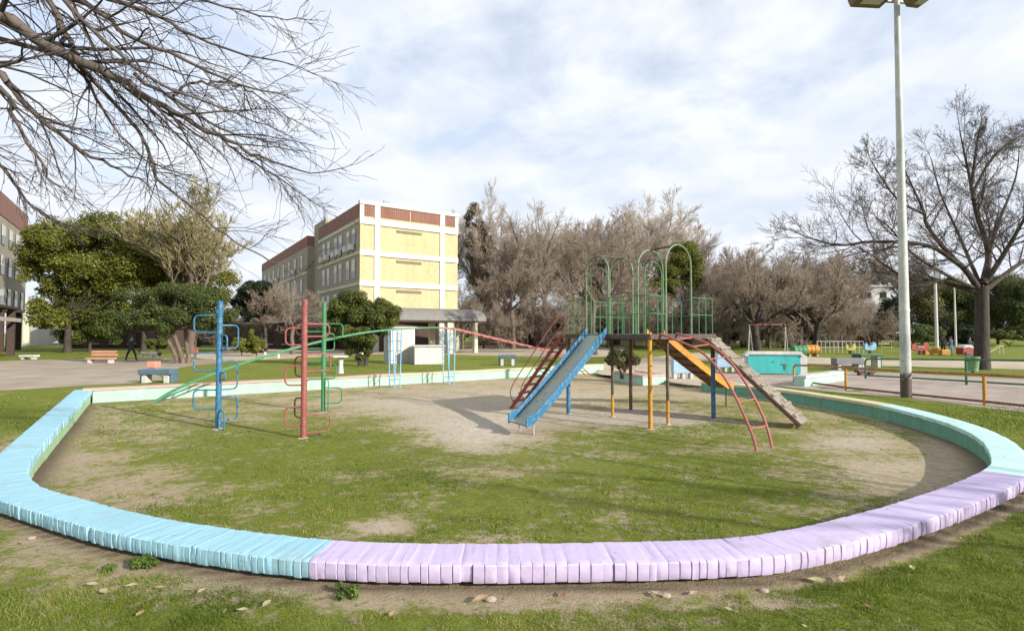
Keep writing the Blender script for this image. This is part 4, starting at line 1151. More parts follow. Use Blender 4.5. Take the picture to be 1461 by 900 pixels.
BT('ash', 'tall_bare_tree', 815, 491, 76, 285, 'pale bare tree in the middle of the row behind the platform', 5.0)
BT('ash', 'tall_bare_tree', 640, 490, 40, 292, 'bare tree top showing above the roof corner of the yellow gable', 2.5, depth=75)
bare_proto('scrub', 61, 1.6, .16, 9, (5, 85), 3.6, (7, 7, 6, 4), (.58, .62, .62, .62), (.3, 1.1), .2, (.06, .03, .02, .0), m_twig_s, m_bark_b, rmin=.010, rr=.5)
bare_proto('spread', 77, 3.6, .22, 6, (30, 70), 5.0, (8, 6, 6, 4), (.5, .6, .6, .6), (.35, 1.0), .16, (.05, .05, .05, .04), m_twig_s, m_bark_d, rmin=.011, rr=.52)
for i, (px, half, top, dep) in enumerate(((660, 46, 400, 58), (712, 44, 410, 60), (752, 46, 405, 62), (806, 50, 395, 60), (868, 50, 392, 62), (925, 50, 395, 60), (985, 50, 400, 62), (1040, 50, 402, 60), (1098, 50, 400, 62), (1150, 46, 405, 64), (1200, 44, 402, 62), (1240, 40, 420, 64), (330, 40, 430, 66), (440, 40, 420, 58), (400, 44, 410, 66))):
    BT('scrub', 'bare_shrub_tree', px, 0, half, top, 'low bare shrubby tree filling the dense row behind the lawn', i*1.3, dep, 'low bare shrubby trees closing the park')
for px, half, top, dep, lab in ((760, 80, 290, 66, 'spreading bare tree with dark limbs left of the first green hoop'), (870, 84, 288, 66, 'spreading bare tree with dark limbs behind the two left hoops'), (1120, 76, 350, 64, 'spreading bare tree with dark limbs above the swing and the green barrel'), (1060, 70, 348, 66, 'spreading bare tree with dark limbs above the ramp')):
    BT('spread', 'bare_tree', px, 0, half, top, lab, px*.7, dep)
for i, (px, half, top, dep) in enumerate(((1035, 60, 372, 70), (1095, 64, 366, 74), (1150, 60, 372, 72), (1205, 60, 380, 74), (715, 60, 330, 74), (745, 70, 300, 78), (880, 70, 305, 80), (1010, 66, 352, 82), (1060, 70, 350, 86), (1115, 70, 352, 84), (1170, 66, 356, 88), (1225, 66, 352, 92), (840, 66, 300, 85), (1290, 70, 350, 90), (700, 56, 330, 84), (980, 60, 335, 84))):
    BT('pollard' if i % 2 else 'willow', 'bare_tree', px, 0, half, top, 'far bare brownish tree in the dense row closing the park behind', i*.9, dep, 'far bare trees closing the park')
BT('pale', 'pale_bare_tree', 272, 503, 84, 258, 'tall straw coloured bare tree with a thick trunk rising above the green trees', .8)
BT('pollard', 'bare_tree', 418, 505, 62, 405, 'small bare brown tree before the shaded wing of the yellow building', .8)
BT('pollard', 'bare_tree', 378, 503, 44, 395, 'slender bare tree above the yellow hedge', 2.8)

# leafy crowns made of many small leaf sprays
def leaf_cloud(r, clumps, nleaf, size, flat=.6):
    """clumps: (center(3), radii(3), weight)."""
    w = np.array([c[2] for c in clumps]); w = w/w.sum()
    C = np.array([c[0] for c in clumps]); Rr = np.array([c[1] for c in clumps])
    k = r.choice(len(clumps), nleaf, p=w)
    d = r.normal(size=(nleaf, 3)); d /= np.linalg.norm(d, axis=1, keepdims=True)
    rad = r.uniform(0, 1, nleaf)**.45
    p = C[k]+d*rad[:, None]*Rr[k]
    nrm = d*.7+r.normal(size=(nleaf, 3))*.55+np.array([0, 0, .45]); nrm /= np.linalg.norm(nrm, axis=1, keepdims=True)
    t = np.cross(nrm, r.normal(size=(nleaf, 3))); t /= np.linalg.norm(t, axis=1, keepdims=True)+1e-9
    b2 = np.cross(nrm, t)
    s = size*r.uniform(.55, 1.3, nleaf)
    L, Wd = t*s[:, None], b2*(s*flat*.5)[:, None]
    V = np.stack([p-L*.5, p+Wd-L*.05+nrm*s[:, None]*.06, p+L*.5, p-Wd-L*.05+nrm*s[:, None]*.06], 1)
    vk = r.normal(.5, .22, len(clumps))[k]
    var = np.clip(vk*.6+r.normal(.2, .14, nleaf), 0, 1)
    return V.reshape(-1, 3), np.arange(nleaf*4).reshape(-1, 4), np.repeat(var, 4)
m_leaf_i = leafmat('brown_ivy', (.10, .075, .04), (.22, .17, .09), (.34, .27, .15), .4); m_leaf_f = leafmat('feathery_yellow_leaves', (.09, .10, .022), (.22, .225, .045), (.36, .34, .09), .42); m_leaf_y = leafmat('yellow_green_leaves', (.11, .125, .025), (.22, .235, .045), (.33, .33, .075), .5); m_leaf_d = leafmat('dark_green_leaves', (.045, .06, .018), (.10, .13, .035), (.20, .22, .065), .45); m_leaf_m = leafmat('mid_green_leaves', (.06, .08, .02), (.14, .17, .04), (.26, .27, .08), .45)
m_leaf_o = leafmat('olive_leaves', (.05, .05, .018), (.125, .115, .04), (.22, .20, .08)); m_leaf_r = leafmat('reddish_leaves', (.05, .035, .02), (.12, .09, .05), (.2, .16, .08)); m_leaf_k = leafmat('blackish_green_leaves', (.008, .014, .007), (.022, .034, .013), (.06, .075, .025))
def leafy(name, base, blobs, mat, label, nleaf=9000, size=.24, trunk_r=.22, trunk_h=None, ncl=60, seed=0, thick=.8, barkm=None, cat='tree', group=None, stems=1, lean=(0, 0), inner=True):
    """blobs: (px, py, rpx, rpy) outlines of the crown's masses as seen, at this tree's own distance"""
    r = np.random.default_rng(seed+100); y = base.y; sc = y/F
    t = thing(name, base, label, cat, group)
    cl = []; tot = sum(b[2]*b[3] for b in blobs)
    for (px, py, rx, ry) in blobs:
        c = np.array(PD(px, py, y)); RX, RY = rx*sc, ry*sc
        for i in range(max(4, int(ncl*rx*ry/tot))):
            d = r.normal(size=3); d /= np.linalg.norm(d); f = r.uniform(.35, .92)**.6
            cs = r.uniform(.22, .40)*min(RX, RY)*1.0
            q = c+d*np.array([max(.1, RX-cs*.7), max(.1, RX*thick-cs*.7), max(.1, RY-cs*.7)])*f
            if q[2] < cs*.6: q[2] = cs*.6+r.uniform(0, .2)
            cl.append((q, np.array([cs*1.25, cs*1.25, cs*.95]), cs**2))
    V, Fq, var = leaf_cloud(r, cl, int(nleaf*2.8), size*.80)
    np_mesh('crown', V, Fq, mat, t, {'var': var})
    # trunk and limbs reaching into the clumps
    top = min(c[0][2] for c in cl); cz = np.mean([c[0][2] for c in cl]); th = trunk_h or max(.4, top+.2)
    B = np.array(base); mb = MB(); segs = []
    for s in range(stems):
        o = np.array([(s-(stems-1)/2)*trunk_r*2.4, r.normal()*.1, 0]) if stems > 1 else np.zeros(3)
        hd = B+o*2.2+np.array([lean[0], lean[1], th])
        mid = B+o*1.4+np.array([lean[0]*.45, lean[1]*.45, th*.5])
        mb.tube([B+o-np.array([0, 0, .2]), B+o*1.1+np.array([lean[0]*.1, 0, th*.15]), mid, hd], [trunk_r*1.35, trunk_r*1.05, trunk_r*.9, trunk_r*.8], 9)
        for c in [cl[i] for i in r.choice(len(cl), min(14, len(cl)), replace=False)]:
            m1 = hd*.5+c[0]*.5+np.array([0, 0, -.15*np.linalg.norm(c[0]-hd)*.3])+r.normal(size=3)*.1
            segs += [(hd, m1, trunk_r*.42, trunk_r*.22, 0), (m1, c[0], trunk_r*.22, trunk_r*.07, 0)]
    Vt = np.array([tuple(v) for v in mb.v]); Ft = np.array([f for f in mb.f if len(f) == 4])
    Vl, Fl = seg_mesh(*seg_arrays(segs), 6)
    np_mesh('trunk', np.concatenate([Vt, Vl]), np.concatenate([Ft, Fl+len(Vt)]), barkm or m_bark_d, t, None, True)
    return t
leafy('leafy_tree', P(96, 503, 0), [(88, 350, 56, 44), (145, 332, 48, 38), (62, 398, 36, 46), (128, 388, 54, 46), (182, 378, 40, 46), (78, 442, 44, 34)], m_leaf_y, 'tall yellow green leafy tree, the bushiest one standing near the asphalt', 26000, .30, .30, 3.0, 150, 1)
leafy('leafy_tree', P(205, 501, 0), [(215, 375, 58, 48), (260, 405, 66, 40), (308, 405, 34, 40), (180, 335, 32, 30), (230, 440, 60, 30)], m_leaf_f, 'feathery yellow green leafy tree under the straw coloured bare tree', 22000, .24, .24, 3.0, 140, 2)
leafy('laurel_tree', P(128, 502, 0), [(132, 428, 48, 40), (112, 462, 38, 32), (152, 465, 34, 30)], m_leaf_m, 'glossy mid green tree with low hanging leaves left of the walking person', 16000, .22, .16, 1.0, 80, 3)
leafy('orange_tree', P(262, 518, 0), [(200, 438, 54, 34), (262, 434, 66, 36), (306, 448, 38, 30), (178, 458, 34, 26), (240, 464, 66, 22)], m_leaf_d, 'low spreading dark green tree with three bare leaning stems by the dogs', 18000, .17, .13, 2.1, 100, 4, barkm=m_bark_b, stems=3, lean=(-.8, .1))
leafy('evergreen_tree', P(372, 503, 0), [(368, 418, 32, 24), (355, 442, 22, 22), (390, 440, 22, 22), (345, 425, 18, 26)], m_leaf_k, 'dark evergreen tree above the yellow hedge', 11000, .22, .16, 3.0, 70, 5)
leafy('bushy_tree', P(517, 522, 0), [(505, 440, 36, 28), (545, 448, 28, 26), (480, 455, 18, 24), (515, 475, 44, 22), (512, 500, 20, 18)], m_leaf_m, 'dense round green bushy tree in front of the yellow building', 20000, .15, .12, .7, 110, 6, stems=2)
leafy('hedge_shrub', P(345, 508, 0), [(345, 492, 16, 13), (338, 485, 8, 12)], m_leaf_y, 'upright yellow green shrub, left end of the clipped hedge', 3500, .16, .05, .3, 26, 7, cat='shrub')
leafy('hedge_shrub', P(366, 508, 0), [(366, 491, 14, 14), (360, 480, 7, 12)], m_leaf_y, 'broad yellow green shrub next to the leaning grey stem', 3500, .16, .05, .3, 26, 8, cat='shrub')
leafy('garden_shrub', P(226, 505, 0), [(226, 488, 20, 11)], m_leaf_m, 'round mid green shrub right behind the white dogs', 3000, .18, .05, .3, 24, 9, cat='shrub')
leafy('evergreen_bush', P(690, 496, 0), [(690, 452, 40, 36), (662, 470, 28, 22), (728, 458, 34, 30)], m_leaf_k, 'blackish green bush between the shelter and the young bare tree', 9000, .26, .14, 1.0, 60, 10, cat='bush')
leafy('evergreen_bush', P(765, 494, 0), [(762, 456, 40, 32), (800, 460, 34, 28)], m_leaf_k, 'blackish green bush behind the red half of the arched ladder', 8000, .26, .14, 1.0, 60, 11, cat='bush')
leafy('evergreen_bush', P(845, 493, 0), [(842, 440, 32, 38), (820, 462, 26, 24)], m_leaf_d, 'dark green bush behind the top of the blue slide', 8000, .28, .14, 1.0, 60, 12, cat='bush')
leafy('cypress_tree', PD(978, 470, 72)*1.0-Vector((0, 0, PD(978, 470, 72).z)), [(978, 372, 30, 34), (958, 395, 28, 32), (990, 410, 26, 34), (940, 420, 26, 30)], m_leaf_y, 'bright yellow green tree rising behind the nearest green hoop', 14000, .36, .3, 4, 90, 13)
leafy('evergreen_bush', PD(905, 470, 66)-Vector((0, 0, PD(905, 470, 66).z)), [(905, 438, 34, 34), (950, 452, 32, 24)], m_leaf_d, 'dark green bush seen through the guard rails of the platform', 8000, .3, .14, 1.0, 60, 14, cat='bush')
leafy('ivy_trunk_tree', P(684, 493.5, 0), [(684, 345, 24, 34), (690, 400, 22, 36), (676, 310, 20, 22)], m_leaf_i, 'tree swathed in brownish ivy beside the yellow gable', 9000, .3, .2, 3, 60, 15)
for i, (px, py, bl, mt, lab) in enumerate((
        (1272, 493, [(1275, 450, 26, 30), (1258, 470, 20, 18)], m_leaf_k, 'blackish evergreen tree left of the tall lamp pole'),
        (1316, 492, [(1312, 430, 34, 44), (1335, 455, 26, 30)], m_leaf_o, 'olive brown leafy tree right behind the tall lamp pole'),
        (1362, 491, [(1360, 430, 32, 44), (1372, 460, 24, 26)], m_leaf_d, 'dark green tree behind the two white poles'),
        (1424, 491, [(1428, 425, 34, 46), (1440, 460, 28, 26)], m_leaf_o, 'olive leafy tree just right of the oak trunk'),
        (1468, 492, [(1462, 430, 34, 50), (1455, 470, 26, 20)], m_leaf_d, 'dark green tree cut by the right edge'),
        (1395, 489, [(1395, 450, 36, 36)], m_leaf_k, 'blackish green tree half hidden behind the oak trunk'),
        (1505, 494, [(1505, 440, 40, 50)], m_leaf_d, 'dark green tree beyond the right edge'))):
    leafy('park_tree', P(px, py, 0), bl, mt, lab, 9000, .32, .2, 2.0, 70, 20+i)
leafy('low_hedge', P(1440, 495, 0), [(1440, 478, 34, 9)], m_leaf_m, 'low green hedge at the right edge behind the lawn', 4000, .22, .05, .3, 40, 40, cat='hedge')
leafy('garden_shrub', P(1183, 494, 0), [(1188, 462, 18, 18)], m_leaf_m, 'mid green shrub between the orange barrel and the far white building', 3000, .26, .06, .4, 24, 41, cat='shrub')
leafy('garden_shrub', P(1252, 494, 0), [(1250, 474, 22, 14)], m_leaf_r, 'dark reddish shrub before the far white building', 3000, .24, .06, .4, 24, 42, cat='shrub')
leafy('garden_shrub', P(96, 502, 0), [(97, 484, 12, 12)], m_leaf_o, 'small pale shrub by the kiosk with pale stems', 1500, .18, .05, .3, 16, 43, cat='shrub')

# the near tree whose bare limbs reach in from the upper left
rt_ = np.random.default_rng(77)
def limb(pix, d0, d1, r0, r1, n=2, cut=.93):
    m = len(pix); pts = [PD(x, y, d0+(d1-d0)*i/(m-1)) for i, (x, y) in enumerate(pix)]
    c = catmull(pts, 4); c = c[:max(4, int(len(c)*cut))]; return ([np.array(p)+rt_.normal(size=3)*.012 for p in c], r0*.80, r1*.8, 0)
near_base = Vector((-10.2, 5.2, 0))
hub = np.array([-9.6, 5.4, 5.6])
limbs = [
    limb([(-300, -60), (-120, -10), (0, 22), (54, 58), (126, 92), (168, 113), (215, 143), (261, 167), (327, 202), (373, 224), (443, 249), (492, 274)], 5.6, 6.6, .105, .010),
    limb([(110, 84), (142, 126), (187, 173), (210, 212), (233, 262), (280, 300), (336, 346), (387, 370), (420, 384), (462, 397)], 6.1, 7.2, .034, .006),
    limb([(-300, -10), (-100, 60), (0, 108), (33, 146), (75, 183), (117, 215), (173, 243), (219, 272), (250, 310)], 5.4, 6.6, .062, .008),
    limb([(-200, -120), (0, -60), (154, -2), (224, 24), (299, 60), (397, 89), (440, 94)], 6.0, 6.8, .055, .007),
    limb([(-200, -60), (0, -30), (121, 6), (187, 52), (261, 84), (336, 117), (400, 136), (450, 150)], 5.8, 6.5, .055, .007),
    limb([(250, 136), (272, 119), (304, 117), (345, 124), (375, 140), (410, 165), (450, 190)], 6.3, 6.9, .024, .006),
    limb([(-150, 60), (0, 126), (20, 172), (60, 232), (75, 258), (117, 300)], 5.2, 6.0, .036, .006),
    limb([(190, 108), (260, 150), (330, 190), (380, 200), (440, 215)], 6.3, 6.9, .03, .006),
    limb([(-100, 150), (-20, 215), (20, 262), (50, 300), (100, 322), (150, 316)], 5.4, 6.2, .03, .006),
    limb([(60, 60), (120, 110), (160, 175), (215, 235), (280, 262), (340, 300)], 6.0, 6.8, .026, .005),
    limb([(120, -30), (220, -12), (320, 8), (410, 30), (436, 0)], 6.4, 7.0, .03, .005),
    limb([(300, 185), (350, 225), (400, 255), (450, 290), (485, 312)], 6.4, 6.9, .02, .005),
    limb([(0, -100), (60, -20), (100, 60), (118, 95)], 5.9, 6.1, .05, .03),
    limb([(30, -60), (90, 0), (150, 60), (230, 120), (300, 150), (380, 180), (430, 200)], 5.6, 6.3, .04, .006)]
segs = grow(limbs, rt_, (17, 5, 2), (.23, .6, .6), (.25, .9), .115, (-.02, .022, .06), (8, 6, 4), tmin=.08, rr=.46, rmin=.0028, pull=lambda u: -1.5+4.6*u)
nt_ = thing('overhanging_tree', near_base, 'bare grey brown tree whose long twiggy limbs hang in from the upper left corner', 'tree')
mb = MB(); mb.tube([near_base-Vector((0, 0, .3)), near_base+Vector((.05, 0, .6)), near_base+Vector((.2, .1, 3)), Vector(hub)], [.42, .3, .26, .22], 14)
Vt = np.array([tuple(v) for v in mb.v]); Ft = np.array([f for f in mb.f if len(f) == 4])
conn = []
for L_ in limbs[:5]+[limbs[6], limbs[8]]:
    a = hub; b2 = L_[0][0]; mid = (a+b2)/2+np.array([0, 0, .25]); conn += [(a, mid, L_[1]*1.5, L_[1]*1.2, 0), (mid, b2, L_[1]*1.2, L_[1], 0)]
lim = [s for s in segs if s[4] == 0]; tw = [s for s in segs if s[4] > 0]
Vl, Fl = seg_mesh(*seg_arrays(lim+conn), 9)
V2, F2 = seg_mesh(*seg_arrays(tw), 5)
m_twig_n = bark('grey_brown_twigs', (.035, .026, .026), (.095, .072, .068), 4); m_limb_n = bark('grey_brown_limbs', (.05, .037, .033), (.17, .135, .115), 5)
np_mesh('crown', V2, F2, m_twig_n, nt_, None, True)
np_mesh('trunk', np.concatenate([Vt, Vl]), np.concatenate([Ft, Fl+len(Vt)]), m_limb_n, nt_, None, True)
# a bare tree behind the viewer: its limbs throw the soft bands of shade over the lawn
b3 = Vector((14.5, -.4, 0))
bare_proto('thin', 90, 3.5, .2, 5, (35, 75), 5, (6, 5, 4), (.5, .55, .55), (.3, .9), .13, (.08, .06, .05), m_twig_d, m_bark_d, rmin=.011)
bare_tree('thin', 'bare_tree', b3, 9.0, 3.4, 'bare tree outside the wall behind the viewer that shades the lawn', .5)
for i, (px, bl) in enumerate(((1015, [(1015, 462, 34, 26)]), (1058, [(1058, 466, 32, 22)]), (1110, [(1108, 464, 34, 24)]), (1160, [(1160, 466, 32, 22)]), (1210, [(1205, 470, 24, 18)]), (930, [(930, 464, 34, 24)]), (875, [(872, 464, 34, 24)]))):
    leafy('background_bush', PD(px, 470, 66+i)*1.0-Vector((0, 0, PD(px, 470, 66+i).z)), bl, (m_leaf_k, m_leaf_o, m_leaf_d)[i % 3], 'dark background bush filling the gap between far tree trunks', 3500, .3, .08, .5, 30, 70+i, cat='bush', group='dark bushes closing the park')

for i, (px, py, rx, lab) in enumerate(((1300, 494, 46, 'low dark hedge behind the red spring rider'), (1375, 493, 40, 'low dark hedge behind the two standing people'), (1225, 493, 36, 'low dark hedge behind the pale picket fence'), (1120, 492, 50, 'low dark hedge behind the swing frame'), (1490, 494, 40, 'low hedge running out at the right edge'))):
    leafy('low_hedge', P(px, py, 0), [(px, 476, rx, 17)], (m_leaf_d, m_leaf_k)[i % 2], lab, 6500, .26, .05, .3, 60, 90+i, cat='hedge')
# ------------------------------------------------------------------ lamp pole, railings
q = P(1293, 567, 0)
lp = thing('lamp_pole', q, 'tall scuffed white and grey floodlight pole with rusty brown base at the yellow railing', 'lamp pole')
m_pole, n, b = newmat('scuffed_pole_paint'); v = coords(n)
c = ramp(n, noise(n, 2.2, 7, .7, vec=coords(n, scale=(1, 1, .4))), [(.35, (.30, .31, .29)), (.65, (.60, .60, .56))]).outputs[0]
sp3 = nd(n, 'ShaderNodeSeparateXYZ'); n.links.new(coords(n), sp3.inputs[0])
hz = mathn(n, 'ADD', sp3.outputs[2], mathn(n, 'MULTIPLY', mathn(n, 'SUBTRACT', noise(n, 6, 6, .7, vec=v), .5), 1.1))
lowm = ramp(n, mathn(n, 'DIVIDE', hz, 3.0), [(.20, (1, 1, 1)), (.26, (0, 0, 0))]).outputs[0]
c = mixc(n, lowm, c, (.075, .05, .035))
spt = ramp(n, noise(n, 5.5, 6, .7, vec=v), [(.62, (0,)*3), (.66, (1,)*3)]).outputs[0]
band = ramp(n, mathn(n, 'DIVIDE', sp3.outputs[2], 3.0), [(.75, (1,)*3), (.85, (0,)*3)]).outputs[0]
c = mixc(n, mathn(n, 'MULTIPLY', mathn(n, 'MULTIPLY', spt, band), .85), c, (.06, .05, .045))
n.links.new(c, b.inputs['Base Color']); b.inputs['Roughness'].default_value = .55
bump(n, b, noise(n, 12, 6, .65, vec=v), .4, .01)
mb = MB(); mb.tube([q-Vector((0, 0, .3)), q, q+Vector((0, 0, 2.5)), q+Vector((0, 0, 7)), q+Vector((0, 0, 12.3))], [.148, .143, .128, .10, .07], 18); mb.build('pole', m_pole, lp, smooth=True)
for z, rc_ in ((2.55, .133), (7.0, .106)):
    mb = MB(); mb.lathe((q.x, q.y, z), [(rc_, -.06), (rc_+.006, 0), (rc_-.004, .06)], 18); mb.build('collar', m_pole, lp, smooth=True)
tz = 11.82
mb = MB(); mb.bar(q+Vector((-1.5, -.1, tz)), q+Vector((.75, .15, tz)), .08, .08); mb.build('crossarm', m_steel, lp)
m_lampb = paint('brown_lamp_housing', (.16, .12, .05), .4, (.06, .05, .03), 6); m_lens, n, b = newmat('lamp_glass'); b.inputs['Base Color'].default_value = (.45, .45, .42, 1); b.inputs['Roughness'].default_value = .2
for dx, rz in ((-1.0, .25), (.42, .45)):
    c = q+Vector((dx, -.35, tz-.14)); M = Matrix.Rotation(rz, 3, 'Z') @ Matrix.Rotation(math.radians(-14), 3, 'X') @ Matrix.Rotation(math.radians(-8 if dx < 0 else -14), 3, 'Y')
    mb = MB(); mb.box(c, (1.15 if dx < 0 else .7, .55, .26), M=M); fl = mb.build('floodlight', m_lampb, lp, bevel=.03)
    mb = MB(); mb.box(c+M @ Vector((0, -.06, -.132)), (.75 if dx < 0 else .48, .36, .02), M=M); mb.build('lens', m_lens, fl)
# a flat steel strap runs down the pole's near side
def railing(label, posts, tops, mat_p, mat_r, lowz, name='pipe_railing', bend=True, r=.036, mat_low=None):
    base = [P(a, b_, 0) for a, b_ in posts]
    t = thing(name, base[len(base)//2], label, 'railing')
    hs = [PD(px, ty, bq.y).z for (px, _), ty, bq in zip(posts, tops, base)]
    for i, (bq, h) in enumerate(zip(base, hs)):
        mb = MB(); hh = h-.10 if (bend and i == 0) else h
        mb.tube([bq-Vector((0, 0, .2)), bq+Vector((0, 0, hh))], r*1.15, 9); mb.build('post', mat_p, t, smooth=True)
    pts = [bq+Vector((0, 0, h)) for bq, h in zip(base, hs)]
    if bend:
        d = (pts[1]-pts[0]).normalized(); p0 = pts[0]
        head = [p0-Vector((0, 0, .12)), p0+d*.02-Vector((0, 0, .06)), p0+d*.06-Vector((0, 0, .015)), p0+d*.14]
        pts = head+pts[1:]
    mb = MB(); mb.tube(pts, r, 9); mb.build('top_rail', mat_r, t, smooth=True)
    mb = MB(); mb.tube([bq+Vector((0, .002, lowz)) for bq in base], r*.9, 8); mb.build('low_rail', mat_low or mat_r, t, smooth=True)
    return t
m_railo = paint('worn_orange_rail', (.40, .19, .05), .5, (.17, .08, .05), 4); m_raily = paint('worn_yellow_rail', (.44, .33, .05), .5, (.20, .12, .05), 4); m_railg = paint('dark_green_rail', (.035, .14, .06), .4, (.06, .07, .05), 5)
railing('pipe railing with ochre posts and rusty orange rail beside the floodlight pole', [(1133, 546), (1207, 557), (1299, 567), (1405, 578), (1530, 592), (1700, 612)], [520.5, 524, 530, 534, 541, 550], m_yel, m_railo, .1, mat_low=m_rust)
railing('dark green pipe railing across the paved path, in front of the big bare tree', [(1235, 540), (1379, 549), (1530, 559), (1720, 572)], [512, 513, 515, 519], m_railg, m_railg, .14, mat_low=m_railg)
# litter bin
q = P(1388, 533, 0); t = thing('litter_bin', q, 'pale green tapered litter bin at the foot of the big bare tree', 'bin')
m_bin = paint('pale_green_bin', (.20, .36, .21), .4, (.2, .25, .15), 6)
mb = MB(); mb.lathe((q.x, q.y, 0), [(.20, .12), (.27, .72), (.29, .74), (.29, .78), (.25, .78), (.18, .2)], 14); mb.build('body', m_bin, t, smooth=True)
mb = MB(); mb.tube([q-Vector((0, 0, .1)), q+Vector((0, 0, .14))], .06, 8); mb.build('stand', m_railg, t)

# ------------------------------------------------------------------ walls, planter, tables and benches
m_turq = plaster('turquoise_paint', (.05, .45, .42), .45, 1.2, .3, .7, (.03, .18, .18), 10)
a, b2 = P(1064, 534, 0), P(1146, 535, 0); h = PD(1064, 503.5, a.y).z
t = thing('painted_wall', (a+b2)/2, 'short turquoise wall with a rounded white border behind the wooden ramp', 'wall')
u = (b2-a).normalized(); w = Vector((-u.y, u.x, 0)); L = (b2-a).length
mb = MB(); mb.bar(a+u*.1+Vector((0, 0, h/2))+w*.15, b2-u*.1+Vector((0, 0, h/2))+w*.15, .30, h-.12); mb.build('panel', m_turq, t)
mb = MB(); pts = [a+Vector((0, 0, -.05)), a+Vector((0, 0, h-.14)), a+u*.05+Vector((0, 0, h-.05)), a+u*.14+Vector((0, 0, h)), b2-u*.14+Vector((0, 0, h)), b2-u*.05+Vector((0, 0, h-.05)), b2+Vector((0, 0, h-.14)), b2+Vector((0, 0, -.05))]
for p, q_ in zip(pts, pts[1:]):
    mb.bar(p+w*.14-(q_-p)*.02, q_+w*.14+(q_-p)*.02, .40, .15, up=w if abs((q_-p).z) > 1e-3 and (q_-p).xy.length < 1e-3 else (0, 0, 1))
mb.build('border', m_white, t, bevel=.02)
random.seed(3)
mb = MB(); 
for (s, z, a1, a2) in ((.68, .30, .09, .26), (.64, .40, .12, .05), (.72, .38, .1, .04), (.48, .52, .09, .05)):
    c = a+u*(L*s)-w*.005+Vector((0, 0, z*h/.95+.05)); mb.ell(c, (a1*.6, .006, a2*.6), 10, 6, M=Matrix.Rotation(math.atan2(u.y, u.x), 3, 'Z'))
mb.build('paint_smear', m_railg, t)
a, b2 = P(1149, 552, 0), P(1207, 543, 0); h = PD(1149, 537, a.y).z
u = (b2-a).normalized(); w = Vector((-u.y, u.x, 0))
if w.y < 0: w = -w
t = thing('low_wall', (a+b2)/2, 'low whitish wall with pale mint face beside the first ochre railing post', 'wall')
mb = MB(); mb.bar(a+w*.2+Vector((0, 0, h/2-.1)), b2+w*.2+Vector((0, 0, h/2-.1)), .36, h+.1); mb.build('wall_base', m_face_m, t)
mb = MB(); k = 10
for i in range(k): mb.bar(a.lerp(b2, i/k+.002)+w*.2+Vector((0, 0, h-.03+random.gauss(0, .006))), a.lerp(b2, (i+1)/k-.002)+w*.2+Vector((0, 0, h-.03)), .46, .09)
mb.build('coping', m_white, t, bevel=.012)
A_, B_, C_ = P(875, 539.5, ZI+.1), P(917, 548, ZI+.06), P(950, 543.5, ZI+.1)
for p in (A_, B_, C_): p.z = -.1
D_ = A_+C_-B_
t = thing('brick_planter', (A_+C_)/2, 'square planter with pink rim and mint sides under the climbing frame', 'planter')
hp = .30
quad = [A_, B_, C_, D_]; ctr = (A_+C_)/2
mb = MB(); mb.prism(quad, (0, 0, -.1), (0, 0, hp)); mb.build('planter_wall', m_face_m, t)
mb = MB()
for i in range(4):
    p, q_ = quad[i], quad[(i+1) % 4]; d = (q_-p).normalized(); inw = (ctr-(p+q_)/2).normalized()
    e0, e1 = (.0, .0) if i % 2 else (-.03, .03)
    mb.bar(p+inw*.12+d*(-.03 if i % 2 == 0 else .16)+Vector((0, 0, hp+.035)), q_+inw*.12+d*(.03 if i % 2 == 0 else -.16)+Vector((0, 0, hp+.035)), .30, .07)
mb.build('rim', m_cp, t, bevel=.01)
mb = MB(); mb.prism([p.lerp(ctr, .15) for p in quad], (0, 0, hp), (0, 0, hp+.03)); mb.build('bare_ground', m_tan, t)
pb = PD(889, 520, ctr.y); pb.z = hp-.1+.03
leafy('planter_shrub', pb, [(887, 511, 26, 17), (872, 514, 14, 10), (905, 514, 12, 9)], m_leaf_o, 'dark olive shrub growing in the pink rimmed planter', 5000, .10, .035, .18, 50, 60, cat='shrub', stems=3)
m_seatb = plaster('pale_blue_concrete', (.36, .52, .68), .35, 1.5, .3, .7, None, 12); m_slate = plaster('slate_blue_concrete', (.09, .15, .20), .4, 1.5, .3, .7, None, 12); m_conc = plaster('pale_concrete', (.58, .56, .52), .35, 1.5, .3, .85, None, 12); m_cgrey = plaster('speckled_grey_concrete', (.22, .22, .24), .5, 3, .5, .85, None, 30)
def play_seat(px, py, hp, wpx, label, flip=1):
    q = P(px, py, 0); s = q.y/F; H, Wd = hp*s, wpx*s
    t = thing('play_animal', q, label, 'play seat', 'pale blue concrete play animals')
    prof = [(-.5, .25), (-.5, .8), (-.42, 1), (-.2, 1), (-.05, .72), (.2, .6), (.5, .42), (.5, .28), (.2, .25)]
    mb = MB(); mb.prism([q+Vector((x*Wd*flip, -.18, z*H)) for x, z in prof], (0, 0, 0), (0, .36, 0)); mb.build('body', m_seatb, t, bevel=.03)
    for x in (-.4, .0, .38):
        mb = MB(); mb.box(q+Vector((x*Wd*flip, 0, .12*H)), (.12, .3, .26*H)); mb.build('leg', m_conc, t, bevel=.01)
play_seat(974, 540, 31, 30, 'pale blue concrete play seat seen between the thin black leg and the orange slide')
play_seat(1034, 530, 25, 26, 'pale blue concrete play seat seen through the curved red ladder', 1)
